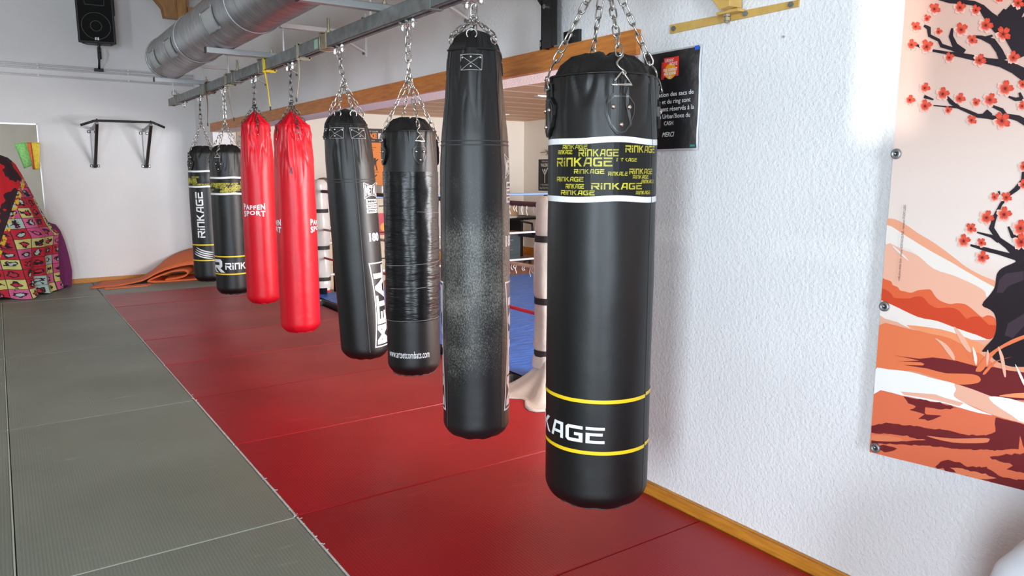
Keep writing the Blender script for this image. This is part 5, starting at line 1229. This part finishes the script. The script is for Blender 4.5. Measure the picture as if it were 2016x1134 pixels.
def popart():
    m = bpy.data.materials.new('patchwork_fleece'); m.use_nodes = True; nt = m.node_tree; b = bsdf(m); b.inputs['Roughness'].default_value = .85
    tc = nn(nt, 'ShaderNodeTexCoord'); fl_ = nn(nt, 'ShaderNodeVectorMath', operation='FLOOR'); nt.links.new(tc.outputs['UV'], fl_.inputs[0])
    wn = nn(nt, 'ShaderNodeTexWhiteNoise', noise_dimensions='2D'); nt.links.new(fl_.outputs[0], wn.inputs['Vector'])
    rp = nn(nt, 'ShaderNodeValToRGB'); rp.color_ramp.interpolation = 'CONSTANT'; e = rp.color_ramp.elements
    cols = [(.55, .02, .04), (.68, .62, .20), (.65, .10, .25), (.45, .58, .55), (.55, .02, .04), (.70, .13, .30), (.66, .60, .22)]
    e[0].position = 0; e[0].color = (*cols[0], 1); e[1].position = .15; e[1].color = (*cols[1], 1)
    for i, c_ in enumerate(cols[2:]): q = e.new(.30+.14*i); q.color = (*c_, 1)
    nt.links.new(wn.outputs['Value'], rp.inputs[0])
    fr = nn(nt, 'ShaderNodeVectorMath', operation='FRACTION'); nt.links.new(tc.outputs['UV'], fr.inputs[0])
    sb = nn(nt, 'ShaderNodeVectorMath', operation='SUBTRACT'); nt.links.new(fr.outputs[0], sb.inputs[0]); sb.inputs[1].default_value = (.52, .50, 0)
    n = nn(nt, 'ShaderNodeTexNoise'); n.inputs['Scale'].default_value = 2.6; n.inputs['Detail'].default_value = 3; nt.links.new(tc.outputs['UV'], n.inputs['Vector'])
    ln = nn(nt, 'ShaderNodeVectorMath', operation='LENGTH'); nt.links.new(sb.outputs[0], ln.inputs[0])
    ad = nn(nt, 'ShaderNodeMath', operation='MULTIPLY_ADD'); nt.links.new(n.outputs[0], ad.inputs[0]); ad.inputs[1].default_value = 1.1; nt.links.new(ln.outputs['Value'], ad.inputs[2])
    lt = nn(nt, 'ShaderNodeMath', operation='LESS_THAN'); nt.links.new(ad.outputs[0], lt.inputs[0]); lt.inputs[1].default_value = .84
    # second tone inside the blot
    lt2 = nn(nt, 'ShaderNodeMath', operation='LESS_THAN'); nt.links.new(ad.outputs[0], lt2.inputs[0]); lt2.inputs[1].default_value = .68
    wc = nn(nt, 'ShaderNodeValToRGB'); wc.color_ramp.interpolation = 'CONSTANT'; wc.color_ramp.elements[0].color = (.60, .03, .06, 1); wc.color_ramp.elements[1].position = .45; wc.color_ramp.elements[1].color = (.50, .62, .60, 1); q = wc.color_ramp.elements.new(.75); q.color = (.65, .12, .28, 1); nt.links.new(wn.outputs['Color'], wc.inputs[0])
    m1 = nn(nt, 'ShaderNodeMix', data_type='RGBA'); nt.links.new(lt.outputs[0], m1.inputs[0]); nt.links.new(rp.outputs[0], m1.inputs[6]); m1.inputs[7].default_value = (.02, .012, .018, 1)
    m2 = nn(nt, 'ShaderNodeMix', data_type='RGBA'); nt.links.new(lt2.outputs[0], m2.inputs[0]); nt.links.new(m1.outputs[2], m2.inputs[6]); nt.links.new(wc.outputs[0], m2.inputs[7])
    # grid lines between the squares
    sx = nn(nt, 'ShaderNodeSeparateXYZ'); nt.links.new(fr.outputs[0], sx.inputs[0]); mn = nn(nt, 'ShaderNodeMath', operation='MINIMUM'); nt.links.new(sx.outputs[0], mn.inputs[0]); nt.links.new(sx.outputs[1], mn.inputs[1])
    gl = nn(nt, 'ShaderNodeMath', operation='LESS_THAN'); nt.links.new(mn.outputs[0], gl.inputs[0]); gl.inputs[1].default_value = .05
    m3 = nn(nt, 'ShaderNodeMix', data_type='RGBA'); nt.links.new(gl.outputs[0], m3.inputs[0]); nt.links.new(m2.outputs[2], m3.inputs[6]); m3.inputs[7].default_value = (.02, .015, .02, 1)
    # plain red panel with dark blots on the left upper part
    ob = nn(nt, 'ShaderNodeSeparateXYZ'); nt.links.new(tc.outputs['Object'], ob.inputs[0])
    pl = nn(nt, 'ShaderNodeMath', operation='MULTIPLY_ADD'); nt.links.new(ob.outputs[2], pl.inputs[0]); pl.inputs[1].default_value = .38; 
    ngx = nn(nt, 'ShaderNodeMath', operation='MULTIPLY'); nt.links.new(ob.outputs[0], ngx.inputs[0]); ngx.inputs[1].default_value = -1; nt.links.new(ngx.outputs[0], pl.inputs[2])
    pg = nn(nt, 'ShaderNodeMath', operation='GREATER_THAN'); nt.links.new(pl.outputs[0], pg.inputs[0]); pg.inputs[1].default_value = .27
    n3 = nn(nt, 'ShaderNodeTexNoise'); n3.inputs['Scale'].default_value = 4.5; nt.links.new(tc.outputs['Object'], n3.inputs['Vector'])
    g3 = nn(nt, 'ShaderNodeMath', operation='GREATER_THAN'); nt.links.new(n3.outputs[0], g3.inputs[0]); g3.inputs[1].default_value = .50
    r3_ = nn(nt, 'ShaderNodeMix', data_type='RGBA'); nt.links.new(g3.outputs[0], r3_.inputs[0]); r3_.inputs[6].default_value = (.60, .012, .02, 1); r3_.inputs[7].default_value = (.035, .012, .018, 1)
    m4 = nn(nt, 'ShaderNodeMix', data_type='RGBA'); nt.links.new(pg.outputs[0], m4.inputs[0]); nt.links.new(m3.outputs[2], m4.inputs[6]); nt.links.new(r3_.outputs[2], m4.inputs[7])
    # yellow border between the two
    df = nn(nt, 'ShaderNodeMath', operation='SUBTRACT'); nt.links.new(pl.outputs[0], df.inputs[0]); df.inputs[1].default_value = .245
    ab = nn(nt, 'ShaderNodeMath', operation='ABSOLUTE'); nt.links.new(df.outputs[0], ab.inputs[0]); l5 = nn(nt, 'ShaderNodeMath', operation='LESS_THAN'); nt.links.new(ab.outputs[0], l5.inputs[0]); l5.inputs[1].default_value = .025
    wz = nn(nt, 'ShaderNodeTexNoise'); wz.inputs['Scale'].default_value = 22; nt.links.new(tc.outputs['Object'], wz.inputs['Vector']); g6 = nn(nt, 'ShaderNodeMath', operation='GREATER_THAN'); nt.links.new(wz.outputs[0], g6.inputs[0]); g6.inputs[1].default_value = .5
    ml = nn(nt, 'ShaderNodeMath', operation='MULTIPLY'); nt.links.new(l5.outputs[0], ml.inputs[0]); nt.links.new(g6.outputs[0], ml.inputs[1])
    m5 = nn(nt, 'ShaderNodeMix', data_type='RGBA'); nt.links.new(ml.outputs[0], m5.inputs[0]); nt.links.new(m4.outputs[2], m5.inputs[6]); m5.inputs[7].default_value = (.75, .50, .04, 1)
    nt.links.new(m5.outputs[2], b.inputs['Base Color'])
    return m
heap('draped_blanket', 'patterned pop-colour blanket draped over a tall heap beside the mirror', 'blanket', (.02, 10.62), [(0, .47), (.15, .45), (.45, .46), (.72, .50), (.80, .44), (1.1, .34), (1.4, .25), (1.55, .19), (1.62, .12), (1.655, .03)], popart(), .34, 3.3, uvs=(16, 13))
heap('purple_cloth', 'purple cloth bundle bulging out below the patterned blanket', 'cloth', (.50, 10.98), [(0, .17), (.2, .18), (.42, .16), (.58, .14), (.72, .11), (.80, .07), (.82, .02)], mat('purple_cloth', (.16, .018, .11), .8, bump=.5, bscale=9, bdist=.02), .20, 8.1, sq=(1, .9))

# orange foam mat folded over itself
of = MB(); path = [(.86, .010), (1.05, .010), (1.22, .014), (1.36, .035), (1.50, .09), (1.62, .165), (1.75, .225), (1.92, .27), (2.08, .285), (2.20, .25), (2.27, .17), (2.285, .08), (2.22, .025), (2.08, .014), (1.90, .012), (1.70, .012), (1.56, .02), (1.535, .045), (1.60, .075), (1.72, .115), (1.86, .15), (1.97, .150), (2.02, .115), (1.99, .075), (1.88, .05), (1.74, .042)]
def smooth_path(L, n=4):
    out = []
    for i in range(len(L)-1):
        p0, p1, p2, p3 = L[max(0, i-1)], L[i], L[i+1], L[min(len(L)-1, i+2)]
        for k in range(n):
            t = k/n; out.append(tuple(.5*((2*p1[a])+(-p0[a]+p2[a])*t+(2*p0[a]-5*p1[a]+4*p2[a]-p3[a])*t*t+(-p0[a]+3*p1[a]-3*p2[a]+p3[a])*t**3) for a in (0, 1)))
    return out+[L[-1]]
pth = smooth_path(path); P = []
for (x, z) in pth:
    yo = .10*(x-.86)/1.4; P.append([Vector((min(2.33, x+.035*j), 10.66+.54*j/6-.10*max(0, 1.35-x)*(1-j/6)+.02*sin(x*5), (z*(.78+.62*j/6) if (z > .05 and pth.index((x, z)) < 56) else z)+.010*sin(j*.9+x*3)*(z > .03))) for j in range(7)])
of.grid(P)
tag(of.build('foam_mat', foam, smooth=True, solid=.016), 'orange foam mat lying half unrolled and folded over at the back wall', 'foam mat')
fs = MB(); fs.bx((.80, 10.70, .006), (1.30, 10.95, .022)); tag(MB().prism([(1.0, 10.42), (1.50, 10.44), (1.56, 10.60), (1.02, 10.56)], 'z', .0005, .014).build('foam_sheet', foam, bevel=.004), 'small flat orange foam sheet in front of the folded foam mat', 'foam sheet')

# ------------------------------------------------------------------ white cloth bundle at lower right
o = heap('cloth_bundle', 'pale crumpled cloth bundle at the lower right corner under the banner', 'cloth', (2.05, .46), [(0, .30), (.2, .31), (.35, .30), (.5, .26), (.62, .17), (.68, .05)], clothw, .12, 5.7, zoff=.012, sq=(.85, 1.15))

# ------------------------------------------------------------------ boxing ring
RX0, RX1, RY0, RY1 = 2.90, 7.3, 3.93, 8.32; CZ = .06
rg = thing('boxing_ring', (5.1, 6.1, -.04), 'boxing ring with blue canvas, padded corner posts and ropes in the next room', 'boxing ring')
c = MB(); NX, NY = 40, 40; P = [[Vector((RX0+(RX1-RX0)*i/NX, RY0+(RY1-RY0)*j/NY, CZ+.004*noise.noise(Vector((i*.5, j*.9, 0))))) for j in range(NY+1)] for i in range(NX+1)]; c.grid(P); c.build('canvas', canvas, rg, smooth=True)
c = MB(); c.bx((RX0-.02, RY0-.02, -.04), (RX0+.03, RY1+.02, CZ-.006)); c.bx((RX1-.03, RY0-.02, -.04), (RX1+.02, RY1+.02, CZ-.006)); c.bx((RX0, RY0-.02, -.04), (RX1, RY0+.03, CZ-.006)); c.bx((RX0, RY1-.03, -.04), (RX1, RY1+.02, CZ-.006)); c.build('edge_frame', blackm, rg)
c = MB()
for k in range(6): y = RY0+.25+k*.75; c.bx((RX0-.045, y-.012, -.03), (RX0-.015, y+.012, CZ-.01))
c.build('edge_cleats', galv, rg)
hs = [.52, .82, 1.20, 1.42]; ropes = {'nearside': [('red', .48), ('beige', .81), ('purple', 1.235)], 'far': [('red', .27), ('white', .64), ('blue', 1.16)]}
rm = {'red': mat('rope_red', (.62, .02, .05), .6, bump=1, bscale=60, bdist=.004), 'beige': mat('rope_beige', (.55, .38, .30), .8, bump=1, bscale=60, bdist=.006), 'purple': mat('rope_purple', (.07, .025, .035), .7, bump=1, bscale=60, bdist=.004), 'blue': mat('rope_blue', (.25, .42, .78), .5), 'white': mat('rope_white', (.80, .82, .84), .6, bump=1, bscale=80, bdist=.005)}
def rope(a, b_, m, sag=.02, r=.014, lbl=None):
    c = MB(); a = Vector(a); b_ = Vector(b_); N = 24
    c.tube([a.lerp(b_, i/N)-Vector((0, 0, sag*4*(i/N)*(1-i/N))) for i in range(N+1)], r, 8); o = c.build('rope', m, rg, smooth=True)
    if lbl: o['label'] = lbl
PX0, PX1, PY0, PY1 = 3.02, 7.18, 4.0, 8.25
for n_, z in (('red', .485), ('beige', .81), ('purple', 1.24)):
    rope((PX0, PY0, z), (PX0, PY1, z), rm[n_], 0.0, .013 if n_ != 'purple' else .018, n_+' ring rope')
for n_, z in (('white', .27), ('white', .64), ('blue', 1.16)): rope((PX0, PY1+.05, z), (PX1, PY1+.05, z), rm[n_], 0, .014, n_+' ring rope')
for n_, z in (('red', .48), ('white', .81), ('white', 1.1), ('blue', 1.35)):
    rope((PX1, PY0, z), (PX1, PY1, z), rm[n_], 0); rope((PX0, PY0-.05, z), (PX1, PY0-.05, z), rm[n_], 0)
random.seed(9)
for (ya_, yb2, z) in ((4.05, 4.75, .81), (4.05, 4.75, 1.235)):
    c = MB()
    for k in range(16):
        y = random.uniform(ya_, yb2); L = random.uniform(.02, .07); c.tube([(PX0-.012, y, z-.008), (PX0-.016, y+.006, z-.008-L*.5), (PX0-.012, y-.004, z-.008-L)], .003, 4)
    c.build('rope_fringe', rm['white'], rg)['kind'] = 'stuff'
def post(x, y, h, lbl, big=False):
    c = MB(); c.cyl((x, y, -.04), (x, y, h), .045, 12); c.build('post', blackm, rg, smooth=True)
    rows = []; N = 40; nz = 40; z0 = .14
    for i in range(nz+1):
        z = z0+(h-z0)*i/nz; r = .092+.006*sin(z*9)+.012*noise.noise(Vector((z*4, x, y)))
        for zs_ in (.24, .60, 1.02): r -= .014*math.exp(-((z-zs_)/.03)**2)
        if i == nz: r *= .55
        if i == nz-1: r *= .9
        rows.append([Vector((x+r*(1+.03*sin(5*a+z*4))*cos(a), y+r*(1+.03*sin(5*a+z*4))*sin(a), z)) for a in [2*pi*k/N for k in range(N)]])
    c = MB(); c.grid(rows, closed=True); c.add([Vector((x, y, h+.005))]+rows[-1], [(0, 1+j, 1+(j+1) % N) for j in range(N)]); c.build('post_padding', vinylw, rg, smooth=True)
    for zs_ in (.24, .60, 1.02):
        c = MB(); c.tube([Vector((x+.083*cos(a), y+.083*sin(a), zs_)) for a in [2*pi*k/24 for k in range(24)]], .004, 4, closed=True)
        c = MB(); P = [[Vector((x+.090*cos(a), y+.090*sin(a), zs_+dz)) for a in [2*pi*k/32 for k in range(32)]] for dz in (-.022, .022)]; c.grid(P, closed=True); c.build('padding_strap', rubber, rg, smooth=True)
post(PX0, 3.965, 1.30, 1); post(PX0, PY1, 1.37, 1); post(PX1, PY0, 1.35, 1); post(PX1, PY1, 1.35, 1)
# skirt of loose vinyl spread on the floor at the near post
rows = []; N = 60
for i in range(13):
    t = i/12; r = .085+(.36)*t**1.2; z = .19-.19*t**.6-.035*t
    row = []
    for k in range(N):
        a = 2*pi*k/N; f = 1+.16*t*sin(5*a+1.2)+.10*t*sin(9*a); row.append(Vector((PX0-.06*t+r*f*cos(a)*.80, 3.93-.10*t+r*f*sin(a)*.95, max(.004 if PX0+r*f*cos(a) < 2.88 else .004, z+.03*t*sin(7*a)*(1-t)+.02*(1-t)*sin(4*a)))))
    rows.append(row)
c = MB(); c.grid(rows, closed=True); c.build('post_skirt', vinylw, rg, smooth=True, solid=.004)

# ------------------------------------------------------------------ next room: posters, shelves, desk, chair, clutter
def poster(name, label, pts, m, frame=None, strips=()):
    root = thing(name, sum(pts, Vector())/4-Vector((0, 0, (pts[0].z-pts[2].z)/2)), label, 'poster'); c = MB(); c.add(pts, [(0, 1, 2, 3)]); c.build('paper', m, root, solid=.003); return root
orm = mat('poster_orange', (.80, .24, .03), .5)
bp0 = thing('boxing_poster', (4.95, YB-.01, 1.14), 'orange boxing poster with BOXE heading between the crooked and taped bags', 'poster')
x0, x1, z0, z1 = 4.60, 5.20, 1.14, 2.14
MB().bx((x0, YB-.008, z0), (x1, YB-.001, z1)).build('paper', orm, bp0)
MB().bx((x0, YB-.010, z1-.22), (x1, YB-.0085, z1)).build('title_band', mat('poster_black', (.03, .02, .02), .5), bp0)
def ypoly(c, polys, ox, oz, Y):
    for f in polys: c.add([(ox+p[0], Y, oz+p[1]) for p in f], [tuple(range(len(f)))])
c = MB(); ypoly(c, fitp(text_polys('BOXE', bold=.05), .22, -.16, .50, -.07), x0, z1, YB-.012); c.build('title', orm, bp0)
c = MB(); ypoly(c, fitp(text_polys('LES PROS FONT LEUR'), .10, -.055, .52, -.035), x0, z1, YB-.012); ypoly(c, fitp(text_polys('boxing education'), .20, -.20, .46, -.18), x0, z1, YB-.012); ypoly(c, [[(.52, -.16), (.57, -.16), (.57, -.07), (.52, -.07)]], x0, z1, YB-.012); c.build('small_text', printw, bp0)
c = MB(); skin = mat('poster_ink', (.06, .04, .04), .6); random.seed(4)
for (u, v) in ((.17, .62), (.45, .45), (.18, .42), (.42, .20), (.15, .18)):
    ypoly(c, [disc((u, v+.07), .022, 10), [(u-.03, v+.05), (u+.03, v+.05), (u+.024, v-.02), (u-.02, v-.02)], seg((u-.02, v+.04), (u-.07, v+.02), .018), seg((u+.02, v+.04), (u+.06, v+.07), .018), seg((u-.012, v-.02), (u-.035, v-.10), .02), seg((u+.015, v-.02), (u+.035, v-.10), .02)], x0, z0, YB-.0125)
for (u, v, w_) in ((.30, .70, .18), (.30, .66, .14), (.30, .34, .2), (.36, .31, .16), (.34, .05, .2), (.2, .30, .1)): ypoly(c, [[(u, v), (u+w_, v), (u+w_, v+.008), (u, v+.008)]], x0, z0, YB-.0122)
c.build('figures', skin, bp0)
bp1 = thing('fight_poster', (X2-.01, 10.6, 1.13), 'black and white fight poster in pale border beside the large front bag', 'poster')
ya_, yb2, z0, z1 = 10.385, 10.82, 1.10, 1.70
MB().bx((X2-.006, ya_, z0), (X2-.001, yb2, z1)).build('paper', whitep, bp1)
MB().bx((X2-.008, ya_+.03, z0+.03), (X2-.006, yb2-.03, z1-.02)).build('black_panel', printb, bp1)
c = MB(); Wp = yb2-ya_-.06
def xpoly(c, polys):
    for f in polys: c.add([(X2-.010, yb2-.03-p[0], z0+.03+p[1]) for p in f], [tuple(range(len(f)))])
xpoly(c, fitp(text_polys('VALERA', bold=.03), .07, .42, Wp-.07, .48)); xpoly(c, fitp(text_polys('BOXING GALA'), .10, .50, Wp-.10, .53)); xpoly(c, fitp(text_polys('17 NOVEMBRE'), .06, .09, Wp-.06, .12)); xpoly(c, fitp(text_polys('SALLE DES SPORTS'), .04, .03, Wp-.04, .07))
xpoly(c, [seg((.19, .14), (.19, .32), .02), seg((.12, .38), (.19, .28), .02), seg((.19, .28), (.27, .40), .025), seg((.27, .40), (.31, .36), .02), disc((.19, .36), .025, 10)])
c.build('printed_text', mat('poster_grey', (.55, .55, .53), .5), bp1)
c = MB(); p = onX(1078, 300, X2-.04); c.tube([(X2-.005, p.y+.25, p.z), (X2-.04, p.y, p.z+.01), (X2-.005, p.y-.1, p.z)], .006, 6)
for k in range(5): c.tube([(X2-.04, p.y, p.z), (X2-.05, p.y-.06+.03*k, p.z+.05*(-1)**k)], .005, 5)
tag(c.build('dried_sprig', mat('sprig', (.12, .11, .10), .8), smooth=True), 'small dark dried sprig pinned on the wall above the fight poster', 'sprig')
# shelf unit with sticker, behind the taped bag
beige = mat('beige_laminate', (.62, .54, .40), .5, var=.05)
su = thing('storage_cabinet', (4.35, 9.7, -.04), 'beige storage cabinet with a red and orange sticker behind the ring', 'cabinet')
MB().bx((3.85, 9.45, -.04), (4.85, 9.95, 1.10)).build('body', beige, su, bevel=.004)
for k in range(3): 
    dr = MB().bx((3.88, 9.432, .02+k*.36), (4.82, 9.45, .35+k*.36)).build('drawer', beige, su, bevel=.003); c = MB(); c.bx((4.28, 9.418, .27+k*.36), (4.42, 9.432, .285+k*.36)); c.build('handle', rubber, dr); 
MB().bx((4.27, 9.424, .60), (4.43, 9.432, .90)).build('sticker', mat('sticker_red', (.55, .05, .08), .5), su)
c = MB(); c.add([(4.35+.06*cos(a), 9.421, .71+.06*sin(a)) for a in [2*pi*k/20 for k in range(20)]], [tuple(range(20))]); c.build('sticker_disc', MATS['logo_orange'], su)
tz = thing('trophy_cup', (4.22, 9.6, 1.10), 'silver trophy cup on top of the beige cabinet', 'trophy')
c = MB(); c.lathe([(.05, 0), (.05, .03), (.02, .05), (.015, .10), (.05, .16), (.075, .26), (.072, .26), (.045, .17), (.001, .12)], (4.22, 9.6, 1.10), 20); c.build('cup', chrome, tz, smooth=True)
for s in (-1, 1): c = MB(); c.tube([(4.22+s*.06, 9.6, 1.33), (4.22+s*.11, 9.6, 1.31), (4.22+s*.10, 9.6, 1.25), (4.22+s*.05, 9.6, 1.24)], .006, 6); c.build('handle', chrome, tz, smooth=True)
pr_ = thing('printer', (4.55, 9.65, 1.10), 'pale grey printer on the beige cabinet beside the trophy', 'printer')
MB().bx((4.36, 9.5, 1.10), (4.80, 9.85, 1.27)).build('body', whitep, pr_, bevel=.01); MB().bx((4.38, 9.49, 1.13), (4.78, 9.50, 1.18)).build('paper_slot', rubber, pr_)
# desk area
dk = thing('office_desk', (7.0, 10.5, -.04), 'black office desk by the far wall of the next room', 'desk')
MB().bx((6.55, 10.2, .66), (7.75, 10.95, .70)).build('desk_top', blackp, dk, bevel=.004)
for (x, y) in ((6.6, 10.25), (7.70, 10.25), (6.6, 10.9), (7.70, 10.9)): MB().bx((x-.025, y-.025, -.04), (x+.025, y+.025, .66)).build('leg', blackm, dk)
MB().bx((6.6, 10.88, .25), (7.7, 10.90, .62)).build('modesty_panel', blackp, dk)
fcx = thing('filing_cabinet', (6.80, 10.05, -.04), 'dark grey filing cabinet with brown top left of the office chair', 'cabinet')
MB().bx((6.60, 9.92, -.04), (6.99, 10.18, .46)).build('body', mat('blue_grey', (.06, .085, .10), .5), fcx, bevel=.004); MB().bx((6.58, 9.90, .46), (7.01, 10.19, .50)).build('top', mat('brown_top', (.40, .15, .09), .5), fcx)
for k in range(3): d_ = MB().bx((6.615, 9.906, -.02+k*.157), (6.975, 9.92, .125+k*.157)).build('drawer', MATS['blue_grey'], fcx, bevel=.002); MB().bx((6.76, 9.897, .05+k*.157), (6.83, 9.906, .06+k*.157)).build('handle', chrome, d_)
bx = thing('cardboard_box', (7.08, 10.45, .70), 'open cardboard box standing on the office desk', 'box')
cb = mat('cardboard', (.55, .38, .22), .8)
c = MB(); c.bx((6.95, 10.35, .72), (7.25, 10.36, .95)); c.bx((6.95, 10.60, .72), (7.25, 10.61, .95)); c.bx((6.95, 10.35, .72), (6.96, 10.61, .95)); c.bx((7.24, 10.35, .72), (7.25, 10.61, .95)); c.bx((6.95, 10.35, .70), (7.25, 10.61, .72)); c.build('box_walls', cb, bx)
pt_ = MB(); random.seed(2)
for k in range(5): pt_.box((6.95+.04*random.random(), 10.27, .703+.006*k), (.30, .11, .005), random.uniform(-.1, .1))
tag(pt_.build('paper_stack', whitep), 'loose stack of papers on the near edge of the desk', 'papers')
ch = thing('office_chair', (7.17, 9.60, -.04), 'black swivel office chair in the next room by the white post', 'chair')
cx, cy = 7.17, 9.60
rows = []
for i in range(13):
    z = .50+.62*i/12; w_ = .24*(sin(pi*min(1, .12+.86*(i+1)/14)))**.55; rows.append([Vector((cx-w_+2*w_*j/10, cy-.22+.05*(2*j/10-1)**2*-1+.03*sin(i*.35), z)) for j in range(11)])
c = MB(); c.grid(rows); c.build('backrest', mat('black_leather', (.012, .012, .013), .3), ch, smooth=True, solid=.06)
c = MB(); c.box((cx, cy+.03, .47), (.50, .48, .09)); c.build('seat', MATS['black_leather'], ch, bevel=.03, smooth=True)
for s in (-1, 1): c = MB(); c.tube([(cx+s*.27, cy-.15, .48), (cx+s*.29, cy-.15, .66), (cx+s*.29, cy+.15, .68)], .018, 8); c.build('armrest', blackp, ch, smooth=True)
c = MB(); c.cyl((cx, cy, .05), (cx, cy, .44), .03, 12); c.build('column', blackm, ch, smooth=True)
for k in range(5):
    a = 2*pi*k/5+.3; c = MB(); c.tube([(cx, cy, .09), (cx+.15*cos(a), cy+.15*sin(a), .08), (cx+.29*cos(a), cy+.29*sin(a), .03)], [.028, .022, .016], 8); l_ = c.build('leg', blackm, ch, smooth=True); c = MB(); c.ball((cx+.30*cos(a), cy+.30*sin(a), -.012), .028, 10); c.build('castor', rubber, l_, smooth=True)
# clutter seen between the nearer red bag and the crooked bag
bb = thing('cardboard_boxes', (3.55, 9.3, -.04), 'tall beige cardboard carton beyond the far ring post', 'box')
MB().bx((3.38, 9.1, -.04), (3.75, 9.5, .60)).build('carton', mat('carton', (.58, .46, .30), .7), bb, bevel=.004); MB().bx((3.40, 9.095, .27), (3.73, 9.1, .29)).build('tape_seam', cb, bb)
b2_ = thing('cardboard_carton', (3.6, 9.3, .60), 'beige carton stacked on another beyond the far ring post', 'box'); MB().bx((3.36, 9.12, .60), (3.72, 9.48, 1.18)).build('carton', beige, b2_, bevel=.004); MB().bx((3.50, 9.115, .60), (3.55, 9.12, 1.18)).build('tape_seam', cb, b2_)
cp = thing('folded_cloth', (3.46, 9.3, 1.18), 'brown and blue cloth bundle on top of the cartons', 'cloth')
c = MB(); c.ball((3.46, 9.28, 1.30), .11, 12, (1.2, 1, .8)); c.build('brown_cloth', mat('brown_cloth', (.17, .12, .09), .8), cp, smooth=True); c = MB(); c.ball((3.60, 9.22, 1.24), .07, 10, (1.3, 1, .7)); c.build('blue_cloth', mat('blue_cloth', (.02, .035, .18), .8), cp, smooth=True)
sd_ = thing('bag_stand', (3.36, 8.75, -.04), 'thin black metal stand pole beside the far ring post', 'stand')
c = MB(); c.cyl((3.36, 8.75, -.03), (3.36, 8.75, .78), .022, 10); c.build('pole', blackm, sd_, smooth=True)
c = MB(); c.bx((3.18, 8.6, -.04), (3.56, 8.9, -.015)); c.build('base_plate', blackm, sd_)
c = MB(); c.bar((3.20, 8.75, .80), (3.48, 8.75, .80), .03, .03); c.cyl((3.30, 8.74, .79), (3.30, 8.74, .86), .02, 8); c.build('cross_head', chrome, sd_)
sh = thing('rolled_cloth', (2.85, 8.55, -.04), 'red white and blue cloth roll on the floor by the far ring corner', 'cloth')
for k, (m_, r_, z) in enumerate(((rm['red'], .035, .035), (whitep, .025, .085), (mat('cloth_blue', (.03, .05, .35), .7), .03, .12))):
    c = MB(); c.tube([(2.76+.10*i, 8.42+.012*sin(i)+.02*k, z-.0) for i in range(5)], r_, 10); c.build('cloth_layer', m_, sh, smooth=True)
# small framed picture on far wall behind the two far black bags
fp = thing('framed_picture', (2.95, YB-.01, 1.75), 'small framed picture above the second black bag', 'picture')
p0 = onY(465, 258, YB-.01); p1 = onY(474, 287, YB-.01); MB().bx((p0.x, YB-.02, p1.z), (p0.x+.28, YB-.001, p0.z)).build('frame', mat('frame_tan', (.35, .27, .18), .5), fp, bevel=.002); MB().bx((p0.x+.02, YB-.023, p1.z+.02), (p0.x+.26, YB-.02, p0.z-.06)).build('image', mat('picture_dark', (.08, .08, .07), .5, col2=(.3, .3, .27), vscale=20), fp)
